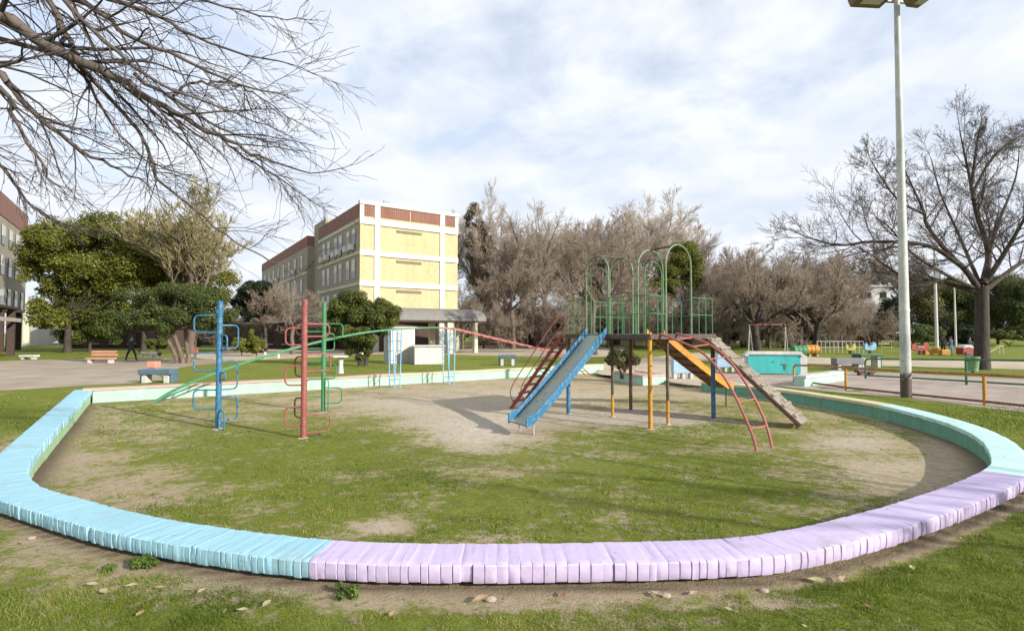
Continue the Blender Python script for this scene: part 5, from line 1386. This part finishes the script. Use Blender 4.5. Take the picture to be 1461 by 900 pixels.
def slab_bench(px, py, wpx, top_py, m_top, m_leg, label, name='park_bench', cat='bench', thick=.16, depth=.45, rz=0.0, group=None, sides=True):
    q = P(px, py, 0); s = q.y/F; h = PD(px, top_py, q.y).z; Wd = wpx*s
    t = thing(name, q, label, cat, group); M = Matrix.Rotation(rz, 3, 'Z')
    mb = MB(); mb.box(q+M @ Vector((0, depth/2, h-thick/2)), (Wd, depth, thick), M=M)
    if sides:
        for e in (-1, 1): mb.box(q+M @ Vector((e*(Wd/2-.04), depth/2+.06, (h-thick)/2)), (.07, depth*.8, h-thick+.01), M=M)
    mb.build('seat', m_top, t, bevel=.025)
    for e in (-1, 1):
        mb = MB(); mb.box(q+M @ Vector((e*(Wd/2-.19), depth/2-.02, (h-thick)/2-.03)), (.17, depth*.7, h-thick+.06), M=M); mb.build('leg', m_leg, t, bevel=.012)
    return t
slab_bench(219, 546.5, 46, 527, m_slate, m_conc, 'slate blue concrete bench on pale legs just behind the pink coping', thick=.2, depth=.5)
slab_bench(724, 521.5, 25, 506.5, m_slate, m_conc, 'grey blue concrete bench on pale legs under the red half of the arched ladder', thick=.18, depth=.6)
slab_bench(1245, 524, 33, 505, m_railg, m_conc, 'dark green concrete table on pale legs near the floodlight pole', 'park_table', 'table', .12, .8)
slab_bench(1214, 528, 40, 511, m_cgrey, m_conc, 'speckled grey concrete bench next to the dark green table', thick=.3, depth=.5)
slab_bench(1238, 536, 26, 528, m_black, m_rust, 'low dark bench in front of the dark green table', thick=.12, depth=.35, sides=False)
slab_bench(37, 512.5, 22, 506.5, m_conc, m_conc, 'low pale stone slab bench on the grass at the left', thick=.14, depth=.5, sides=False)
m_pinkb = plaster('salmon_bench_paint', (.58, .27, .19), .4, 1.5, .3, .7, None, 12)
bt = slab_bench(140, 518, 38, 510.5, m_pinkb, m_conc, 'salmon pink park bench with backrest and white legs across the asphalt', thick=.1, depth=.45, sides=False)
q = P(140, 518, 0); mb = MB()
for z in (.5, .68): mb.box(q+Vector((0, .5, z)), (38*q.y/F, .05, .13))
mb.build('backrest', m_pinkb, bt, bevel=.01)
q = P(215, 531, 0); t = thing('stool', q, 'small pink concrete stool behind the slate blue bench', 'stool')
mb = MB(); mb.box(q+Vector((0, .2, .36)), (.42, .4, .3)); mb.build('seat', m_pinkb, t, bevel=.02)
mb = MB(); mb.box(q+Vector((0, .2, .1)), (.28, .28, .3)); mb.build('leg', m_conc, t)
q = P(486, 532.5, 0); t = thing('pedestal_table', q, 'small pedestal table on a white column by the bushy tree', 'table')
mb = MB(); mb.box(q+Vector((0, 0, .78)), (.62, .62, .08), .2); mb.build('tabletop', m_conc, t, bevel=.015)
mb = MB(); mb.lathe(q, [(.15, -.05), (.13, .1), (.10, .4), (.13, .74)], 12); mb.build('column', m_white, t, smooth=True)
for px, py in ((378, 511), (397, 511)):
    q = P(px, py, 0); t = thing('bollard', q, 'short white bollard at the edge of the bare earth path before the hedge', 'bollard', 'white bollards by the hedge')
    mb = MB(); mb.lathe(q, [(.10, -.05), (.09, .36), (.07, .44), (.03, .47)], 10); mb.build('post', m_white, t, smooth=True)
q = P(279, 512, 0); t = thing('sign_post', q, 'thin dark red post with a pink block seen through the blue loops', 'post')
mb = MB(); mb.tube([q-Vector((0, 0, .1)), q+Vector((0, 0, 1.4))], .045, 8); mb.build('post', m_rust, t)
mb = MB(); mb.box(q+Vector((0, -.02, .5)), (.34, .12, .36)); mb.build('block', m_pinkr, t, bevel=.02)

# ------------------------------------------------------------------ the second playground beyond the turquoise wall
q0, q1 = P(1070, 503, 0), P(1121, 503, 0); hz_ = PD(1070, 463, q0.y).z
t = thing('swing_frame', (q0+q1)/2, 'swing frame with red top bar and white legs in front of the thick willow trunk', 'swing')
mb = MB(); mb.tube([q0+Vector((0, 0, hz_)), q1+Vector((0, 0, hz_))], .05, 8); mb.build('top_bar', m_pinkr, t)
for q in (q0, q1):
    for dx, dy in ((-.55, -.9), (.7, .9)):
        mb = MB(); mb.tube([q+Vector((dx, dy, -.1)), q+Vector((0, 0, hz_))], .035, 7); mb.build('leg', m_white, t, smooth=True)
for k in (.35, .68):
    c = q0.lerp(q1, k); mb = MB()
    for e in (-.2, .2): mb.tube([c+Vector((e, 0, .5)), c+Vector((e, 0, hz_))], .012, 5)
    mb.box(c+Vector((0, 0, .48)), (.46, .2, .04)); mb.build('swing_seat', m_black, t)
for px, py, m, lab in ((1140, 509.5, m_greenp, 'green play barrel lying behind the end of the turquoise wall'), (1158, 508, m_yel, 'orange yellow play barrel lying next to the green one')):
    q = P(px, py, 0); t = thing('play_barrel', q, lab, 'play barrel'); R_, L_ = .40, .95
    mb = MB(); M = Matrix.Rotation(math.radians(90), 3, 'Y'); prof = [(.34, -.5), (.40, -.48), (.40, -.2), (.43, -.18), (.43, -.14), (.40, -.12), (.40, .12), (.43, .14), (.43, .18), (.40, .2), (.40, .48), (.34, .5)]
    sub = MB(); sub.lathe((0, 0, 0), prof, 16); mb.add([q+Vector((0, 0, .5))+M @ Vector(v) for v in sub.v], sub.f); mb.build('drum', m, t, smooth=True)
    for e in (-.3, .3):
        mb = MB(); mb.box(q+Vector((e, 0, .06)), (.1, .7, .16)); mb.build('cradle', m_conc, t)
def rider(px, py, wpx, hpx, m1, m2, lab):
    q = P(px, py, 0); s = q.y/F; Wd, H = wpx*s, hpx*s
    t = thing('spring_rider', q, lab, 'spring rider')
    mb = MB(); prof = [(-.5, .45), (-.48, .8), (-.3, .95), (-.18, .72), (.1, .66), (.2, .95), (.36, 1.0), (.5, .78), (.46, .45), (.2, .34), (-.2, .34)]
    mb.prism([q+Vector((x*Wd, -.13, z*H)) for x, z in prof], (0, 0, 0), (0, .26, 0)); mb.build('body', m1, t, bevel=.03)
    mb = MB(); mb.tube([q+Vector((.12*math.cos(a*.8), .12*math.sin(a*.8), .04+.34*H*a/30)) for a in range(31)], .025, 6); mb.build('spring', m_black, t)
    mb = MB(); mb.box(q+Vector((0, 0, .68*H)), (.34*Wd, .4, .06)); mb.build('seat', m2, t, bevel=.01)
    mb = MB(); mb.tube([q+Vector((.22*Wd, -.25, .86*H)), q+Vector((.22*Wd, .25, .86*H))], .02, 6); mb.build('handle', m2, t)
m_lime = paint('lime_yellow_paint', (.42, .43, .11), .4, (.3, .3, .1), 5); m_brd = paint('bright_red_paint', (.33, .04, .035), .4, (.2, .06, .05), 5)
rider(1213, 505, 15, 15, m_lime, m_yel, 'lime yellow spring rider on the far lawn left of the blue one')
rider(1241, 506, 17, 18, m_sky, m_white, 'pale blue spring rider on the far lawn behind the dark green table')
rider(1312, 506, 26, 17, m_brd, m_white, 'red spring rider on the far lawn just right of the floodlight pole')
def play_car(px, py, wpx, hpx, lab):
    q = P(px, py, 0); s = q.y/F; Wd, H = wpx*s, hpx*s
    t = thing('play_car', q, lab, 'play car')
    prof = [(-.5, .1), (-.5, .55), (-.38, .72), (-.1, .76), (.05, .60), (.3, .62), (.5, .5), (.5, .1)]
    mb = MB(); mb.prism([q+Vector((x*Wd, -.35, z*H)) for x, z in prof], (0, 0, 0), (0, .7, 0)); mb.build('body', m_brd, t, bevel=.04)
    mb = MB(); mb.prism([q+Vector((x*Wd, -.37, z*H)) for x, z in ((-.48, .58), (-.38, .74), (-.1, .78), (.05, .62), (.3, .64), (.49, .53), (.3, .56), (.0, .54), (-.2, .62))], (0, 0, 0), (0, .74, 0)); mb.build('white_trim', m_white, t)
    for e in (-.28, .28):
        mb = MB(); sub = MB(); sub.lathe((0, 0, 0), [(.14, -.06), (.2, -.05), (.2, .05), (.14, .06)], 14); M = Matrix.Rotation(math.pi/2, 3, 'X')
        mb.add([q+Vector((e*Wd, -.38, .19))+M @ Vector(v) for v in sub.v], sub.f); mb.build('wheel', m_black, t, smooth=True)
play_car(1383, 508, 28, 21, 'red and white play car against the big bare tree trunk')
for px, py, top, r, lab in ((1337, 504, 352, .14, 'white lamp post with an ochre foot left of the two standing people'), (1364, 498, 408, .11, 'thinner white post right of the two standing people')):
    q = P(px, py, 0); h = PD(px, top, q.y).z; t = thing('white_post', q, lab, 'post')
    mb = MB(); mb.tube([q-Vector((0, 0, .2)), q+Vector((0, 0, h*.5)), q+Vector((0, 0, h))], [r, r*.85, r*.6], 10); mb.build('pole', m_white, t, smooth=True)
    if py > 500:
        mb = MB(); mb.lathe(q, [(r*2.6, -.05), (r*2.5, .45), (r*1.2, .55)], 12); mb.build('foot', m_yel, t, smooth=True)
        mb = MB(); mb.box(q+Vector((0, -.2, h)), (.3, .7, .14)); mb.build('lamp_head', m_lgrey, t, bevel=.03)
    else:
        mb = MB(); mb.lathe(q+Vector((0, 0, h)), [(r*.6, 0), (r*.9, .04), (r*.4, .1)], 10); mb.build('cap', m_lgrey, t, smooth=True)
for px, py in ((1326, 506), (1350, 507)):
    q = P(px, py, 0); t = thing('tyre_block', q, 'ochre painted block at the foot of the white lamp post', 'block', 'ochre blocks by the lamp post')
    mb = MB(); mb.box(q+Vector((0, .2, .22)), (.7, .4, .5)); mb.build('body', m_yel, t, bevel=.06)
def low_fence(px0, px1, py, hpx, n_, mat, lab, rails=2, name='low_fence', dens=True):
    a, b2 = P(px0, py, 0), P(px1, py, 0); h = hpx*a.y/F
    t = thing(name, (a+b2)/2, lab, 'fence')
    for k in range(rails):
        mb = MB(); mb.tube([a+Vector((0, 0, h*(1-k*.5))), b2+Vector((0, 0, h*(1-k*.5)))], .03, 6); mb.build('rail', mat, t)
    for k in range(n_+1):
        c = a.lerp(b2, k/n_); mb = MB(); mb.tube([c-Vector((0, 0, .1)), c+Vector((0, 0, h+.02))], .03, 6); mb.build('post', mat, t)
low_fence(1258, 1300, 503, 16, 3, m_lime, 'low lime yellow two rail fence beside the blue spring rider')
low_fence(1166, 1232, 504, 17, 11, m_lgrey, 'low pale grey picket fence between the barrels and the lime rider', 2)
low_fence(1166, 1240, 494, 22, 22, m_brd, 'red picket fence below the far white building', 2, 'picket_fence')
q = P(1420, 505, 0); t = thing('small_slide', q, 'small yellow slide with a white leg on the far lawn right of the oak trunk', 'slide')
mb = MB(); mb.prism([q+Vector((x, -.22, z)) for x, z in ((-.7, .12), (-.7, .2), (.3, .75), (.6, .78), (.6, .70), (.3, .66))], (0, 0, 0), (0, .44, 0)); mb.build('chute', m_lime, t)
for e in (-.18, .18):
    mb = MB(); mb.tube([q+Vector((.55, e, -.1)), q+Vector((.5, e, .74))], .035, 6); mb.build('leg', m_white, t)

# ------------------------------------------------------------------ people and dogs
def solid(name, joints, edges, radii, root, mats, pick, parent, sub=2):
    me = bpy.data.meshes.new('skeleton'); names = list(joints)
    me.from_pydata([joints[k] for k in names], [(names.index(a), names.index(b_)) for a, b_ in edges], [])
    o = bpy.data.objects.new('skeleton', me); COL.objects.link(o)
    md = o.modifiers.new('skin', 'SKIN'); md.use_smooth_shade = True
    for i, k in enumerate(names):
        rr_ = radii[k]; rr_ = rr_ if isinstance(rr_, tuple) else (rr_, rr_)
        me.skin_vertices[0].data[i].radius = rr_
        me.skin_vertices[0].data[i].use_root = (k == root)
    s = o.modifiers.new('sub', 'SUBSURF'); s.levels = sub; s.render_levels = sub
    dg = bpy.context.evaluated_depsgraph_get(); m2 = bpy.data.meshes.new_from_object(o.evaluated_get(dg)); m2.name = name
    bpy.data.objects.remove(o); bpy.data.meshes.remove(me)
    m2.materials.clear()
    for m in mats: m2.materials.append(m)
    for p in m2.polygons: p.material_index = pick(p.center); p.use_smooth = True
    r = bpy.data.objects.new(name, m2); COL.objects.link(r); r.parent = parent
    return r
def cloth(name, c): return plaster(name, c, .25, 3, .2, .9, None, 20)
m_skin = cloth('skin', (.42, .25, .18)); m_hair = cloth('dark_hair', (.03, .02, .015)); m_shoe = cloth('dark_shoes', (.04, .035, .03))
def person(base, face, H, top_c, leg_c, label, pose='stand', seat=0.0):
    t = thing('person', base, label, 'person')
    mt, ml = cloth('jacket', top_c), cloth('trousers', leg_c)
    J = {'pel': (0, 0, .52), 'sp': (0, .005, .62), 'ch': (0, 0, .74), 'nk': (0, 0, .83), 'hd0': (0, -.005, .875), 'hd1': (0, -.012, .93), 'hd2': (0, -.008, .975)}
    sw = .16 if pose == 'walk' else .02
    for s, nm in ((-1, 'l'), (1, 'r')):
        f = s*sw
        J['sh'+nm] = (s*.105, .005, .795)
        if pose == 'sit':
            J['el'+nm] = (s*.135, -.03, .66); J['wr'+nm] = (s*.10, -.14, .60); J['ha'+nm] = (s*.09, -.18, .60)
            J['hp'+nm] = (s*.05, -.01, .50); J['kn'+nm] = (s*.06, -.23, .50); J['an'+nm] = (s*.06, -.24, .27); J['to'+nm] = (s*.065, -.31, .245)
        else:
            J['el'+nm] = (s*.135, f*.5+.015, .64); J['wr'+nm] = (s*.13, f*.6-.05, .50); J['ha'+nm] = (s*.125, f*.6-.07, .45)
            J['hp'+nm] = (s*.05, 0, .49); J['kn'+nm] = (s*.055, -f*.9-.01, .275); J['an'+nm] = (s*.055, -f*1.35+.01, .045); J['to'+nm] = (s*.06, -f*1.35-.07, .02)
    Rd = {'pel': (.085, .06), 'sp': (.078, .055), 'ch': (.095, .06), 'nk': .032, 'hd0': .045, 'hd1': (.052, .058), 'hd2': .04}
    for nm in 'lr': Rd.update({'sh'+nm: .042, 'el'+nm: .031, 'wr'+nm: .021, 'ha'+nm: .022, 'hp'+nm: .056, 'kn'+nm: .041, 'an'+nm: .027, 'to'+nm: .022})
    E = [('pel', 'sp'), ('sp', 'ch'), ('ch', 'nk'), ('nk', 'hd0'), ('hd0', 'hd1'), ('hd1', 'hd2')]
    for nm in 'lr': E += [('ch', 'sh'+nm), ('sh'+nm, 'el'+nm), ('el'+nm, 'wr'+nm), ('wr'+nm, 'ha'+nm), ('pel', 'hp'+nm), ('hp'+nm, 'kn'+nm), ('kn'+nm, 'an'+nm), ('an'+nm, 'to'+nm)]
    dz = (-.24 if pose == 'sit' else 0)
    Js = {k: (v[0]*H, v[1]*H, (v[2]+dz)*H+seat) for k, v in J.items()}; Rs = {k: tuple(x*H for x in (r_ if isinstance(r_, tuple) else (r_, r_))) for k, r_ in Rd.items()}
    lo, hi = (.52+dz)*H+seat, (.835+dz)*H+seat
    hands = [Vector(Js['hal']), Vector(Js['har'])]; feet = [Vector(Js['tol']), Vector(Js['tor']), Vector(Js['anl']), Vector(Js['anr'])]
    def pick(c):
        if c.z > hi: return 2
        if any((c-h).length < .03*H for h in hands): return 2
        if any((c-h).length < .035*H for h in feet): return 3
        if pose == 'sit': return 1 if (c.z < lo and c.y < .0) else 0
        if c.z < lo and abs(c.x) < .1*H: return 1
        return 0
    solid('body', Js, E, Rs, 'pel', [mt, ml, m_skin, m_shoe], pick, t)
    mb = MB(); o = Vector(base)
    mb.ell(o+Vector((0, .012*H, (.945+dz)*H+seat)), (.058*H, .062*H, .058*H), 14, 10); mb.build('hair', m_hair, t, smooth=True)
    mb = MB(); mb.ell(o+Vector((0, -.068*H, (.925+dz)*H+seat)), (.009*H, .014*H, .014*H), 8, 6)
    mb.build('nose', m_skin, t, smooth=True)
    t.rotation_euler = (0, 0, face)
    return t
person(P(187, 514.5, 0), math.radians(75), 1.62, (.035, .03, .032), (.03, .028, .03), 'person in dark clothes walking with long strides under the spreading tree', 'walk')
person(P(1346, 506, 0), math.radians(160), 1.70, (.02, .02, .028), (.03, .03, .035), 'person in black jacket standing on the far lawn beside the lamp post', 'stand')
person(P(1357, 506.5, 0), math.radians(200), 1.60, (.06, .08, .13), (.16, .24, .36), 'person in dark jacket and light blue trousers standing next to the white post', 'stand')
q = P(1384, 503, 0); person(q, 0.2, 1.65, (.03, .04, .09), (.03, .03, .045), 'person in navy jacket seated behind the red and white play car', 'sit', .18)
b4 = thing('park_bench', q, 'plain concrete bench carrying the seated person in navy', 'bench'); mb = MB(); mb.box(q+Vector((0, .1, .38)), (1.4, .45, .12)); mb.build('seat', m_conc, b4)
for e in (-.5, .5):
    mb = MB(); mb.box(q+Vector((e, .1, .15)), (.15, .35, .36)); mb.build('leg', m_conc, b4)
m_fur = cloth('white_fur', (.66, .62, .55)); m_furd = cloth('dark_fur_patch', (.08, .06, .045))
def dog(base, face, s, label, dark):
    t = thing('dog', base, label, 'dog')
    J = {'rump': (0, .30, .46), 'mid': (0, .05, .46), 'chest': (0, -.22, .46), 'neck': (0, -.36, .56), 'head': (0, -.44, .66), 'muz': (0, -.56, .62), 'nose': (0, -.62, .61), 't1': (0, .42, .52), 't2': (0, .54, .66)}
    Rd = {'rump': (.095, .11), 'mid': (.09, .10), 'chest': (.105, .135), 'neck': .075, 'head': .075, 'muz': .042, 'nose': .03, 't1': .03, 't2': .015}
    E = [('rump', 'mid'), ('mid', 'chest'), ('chest', 'neck'), ('neck', 'head'), ('head', 'muz'), ('muz', 'nose'), ('rump', 't1'), ('t1', 't2')]
    for sgn, nm in ((-1, 'l'), (1, 'r')):
        st = .07*sgn
        J.update({'fs'+nm: (sgn*.08, -.23, .38), 'fk'+nm: (sgn*.08, -.23+st*.6, .2), 'ff'+nm: (sgn*.08, -.26+st, .03), 'hk'+nm: (sgn*.08, .22-st*.5, .32), 'hh'+nm: (sgn*.08, .40-st, .17), 'hf'+nm: (sgn*.08, .36-st*1.2, .03)})
        Rd.update({'fs'+nm: .055, 'fk'+nm: .034, 'ff'+nm: .034, 'hk'+nm: .062, 'hh'+nm: .03, 'hf'+nm: .034})
        E += [('chest', 'fs'+nm), ('fs'+nm, 'fk'+nm), ('fk'+nm, 'ff'+nm), ('rump', 'hk'+nm), ('hk'+nm, 'hh'+nm), ('hh'+nm, 'hf'+nm)]
    Js = {k: tuple(x*s for x in v) for k, v in J.items()}; Rs = {k: tuple(x*s for x in (r_ if isinstance(r_, tuple) else (r_, r_))) for k, r_ in Rd.items()}
    solid('body', Js, E, Rs, 'mid', [m_fur, m_furd], lambda c: 1 if any((c-Vector(d)*s).length < rad*s for d, rad in dark) else 0, t)
    for e in (-1, 1):
        mb = MB(); o = Vector(base); mb.prism([o+Vector((e*x*s, -.40*s, z*s)) for x, z in ((.03, .72), (.075, .70), (.085, .60))], (0, -.02*s, 0), (0, .02*s, 0)); mb.build('ear', m_furd, t)
    t.rotation_euler = (0, 0, face)
dog(P(209, 513.5, 0), math.radians(-80), .95, 'white dog with dark head on the earth path behind the walking person', [((0, -.44, .66), .13)])
dog(P(222, 514.5, 0), math.radians(-100), 1.0, 'white dog with dark rump, the right one of the two', [((0, .34, .5), .17), ((0, -.4, .72), .08)])

# ------------------------------------------------------------------ small things on the ground
lf = random.Random(9)
leafcols = [plaster('dry_leaf_'+nm, c, .3, 20, .3, .8, None, 60) for nm, c in (('tan', (.36, .24, .14)), ('straw', (.40, .33, .18)), ('brown', (.24, .13, .07)), ('greenish', (.34, .36, .16)))]
LV = [(1164, 826, 3, 1.5, 'greenish dry leaf on the grass by the lilac wall'), (1204, 827, 0, 1.5, 'tan dry leaf lying right of the greenish leaf'), (132, 838, 1, 1.0, 'straw coloured leaf left of the pair by the blue wall'), (148, 848, 1, 1.1, 'longer straw coloured leaf below the blue wall'), (186, 840, 1, .9, 'straw coloured leaf near the clover'), (229, 843, 0, .8, 'small tan leaf on the dirt below the clover'),
      (287, 848, 1, .8, 'pale leaf below the end of the blue coping'), (380, 868, 1, 1.0, 'pale straw leaf on the grass under the lilac start'), (200, 880, 0, .8, 'tan leaf near the bottom edge on the left'), (345, 877, 1, .8, 'flat straw leaf between grass tufts'), (685, 856, 0, 1.4, 'broad tan leaf at the middle of the wall'), (938, 847, 1, 1.1, 'curled straw leaf against the lilac bricks'),
      (990, 845, 1, .9, 'light leaf resting close to the lilac bricks on the right'), (1302, 812, 3, .9, 'greenish leaf on the lawn at the right'), (30, 775, 0, .8, 'tan leaf close to the blue wall base'), (803, 847, 2, .9, 'brown leaf on the bare strip'), (1240, 870, 2, .8, 'brown leaf deep in the grass'), (560, 880, 0, .8, 'tan leaf near the bottom edge'), (1040, 872, 1, .7, 'small straw leaf on the grass')]
for px, py, ci, sz, lab in LV:
    q = P(px, py, 0); z = gz(q.x, q.y)
    mb = MB(); a = lf.uniform(0, 6.28); s = .048*sz; cu = lf.uniform(.2, .5)
    out_ = [(-1, 0), (-.55, .38), (-.1, .5), (.35, .36), (.7, .14), (1, 0), (.7, -.14), (.35, -.36), (-.1, -.5), (-.55, -.38)]
    vs = [Vector((0, 0, .012))]+[Vector((x*s, y*s, .010+cu*s*(abs(y)*1.2+x*x*.5))) for x, y in out_]
    M = Matrix.Rotation(a, 3, 'Z')
    mb.add([q+Vector((0, 0, z+.012))+M @ v for v in vs], [(0, i+1, (i+1) % 10+1) for i in range(10)])
    o = mb.build('fallen_leaf', leafcols[ci]); tag(o, lab, 'leaf', 'dry leaves fallen along the wall')
    sd_m = o.modifiers.new('thick', 'SOLIDIFY'); sd_m.thickness = .002
def weed(px, py, n_, R_, lab, seed):
    r = np.random.default_rng(seed); q = P(px, py, 0); z = gz(q.x, q.y)
    cl = [(np.array([q.x+r.normal()*R_*.5, q.y+r.normal()*R_*.3, z+.03+r.uniform(0, .03)]), np.array([R_*.35, R_*.3, .035]), 1) for _ in range(10)]
    V, Fq, var = leaf_cloud(r, cl, n_, .022, .9)
    tag(np_mesh('clover_tuft', V, Fq, m_leaf_w, None, {'var': var}), lab, 'weed')
m_leaf_w = leafmat('clover_leaves', (.06, .10, .02), (.14, .21, .035), (.25, .32, .08), .4)
weed(207, 806, 1400, .16, 'clump of green clover at the foot of the blue wall', 1)
weed(505, 848, 700, .10, 'small clover tuft under the first lilac bricks', 2)
weed(560, 768, 900, .13, 'grass tuft overhanging the inner edge of the lilac coping', 4)
lr = np.random.default_rng(3); nl = 2600
lx, ly = lr.uniform(-6, 6.5, nl), lr.uniform(1.9, 8, nl)
lsd = sdist(lx, ly); kk = (np.abs(lsd) > .24) & ((np.exp(-((lsd-.25)/.35)**2) > lr.random(nl)) | (lr.random(nl) < .14)); lx, ly = lx[kk], ly[kk]
lz = ground_z(lx, ly); nl = len(lx); la_ = lr.uniform(0, 6.28, nl); ls = lr.uniform(.006, .022, nl); lw = ls*lr.uniform(.12, .6, nl); lt = lr.uniform(-.25, .25, (nl, 2))
dx_, dy_ = np.cos(la_), np.sin(la_)
LVs = np.stack([np.stack([lx+a*dx_*ls-b_*dy_*lw, ly+a*dy_*ls+b_*dx_*lw, lz+.006+(a*lt[:, 0]+b_*lt[:, 1])*ls+.004], 1) for a, b_ in ((-1, -.3), (.2, -1), (1, .1), (-.1, 1))], 1)
lit = np_mesh('leaf_litter', LVs.reshape(-1, 3), np.arange(nl*4).reshape(-1, 4), leafmat('leaf_crumbs', (.07, .045, .025), (.24, .17, .09), (.46, .37, .22), .1), None, {'var': np.repeat(lr.random(nl), 4)})
tag(lit, 'crumbled dry leaves and bits of twig strewn along the foot of the painted wall', 'leaf litter', kind='stuff')
m_stone = plaster('pale_stone', (.40, .33, .26), .4, 10, .6, .9, None, 40)
for px, py, s, lab in ((700, 852, .035, 'pinkish pebble by the wall foot at the middle'), (950, 846, .03, 'pale pebble at the foot of the lilac bricks'), (1090, 838, .028, 'small pale pebble at the wall foot on the right'), (45, 765, .03, 'pale pebble below the blue bricks')):
    q = P(px, py, 0); z = gz(q.x, q.y); mb = MB(); mb.ell(q+Vector((0, 0, z+s*.3)), (s*1.3, s, s*.6), 10, 7)
    r = random.Random(px); mb.v = [tuple(c+r.gauss(0, s*.06) for c in v) for v in mb.v]
    tag(mb.build('pebble', m_stone, None, smooth=True), lab, 'pebble')
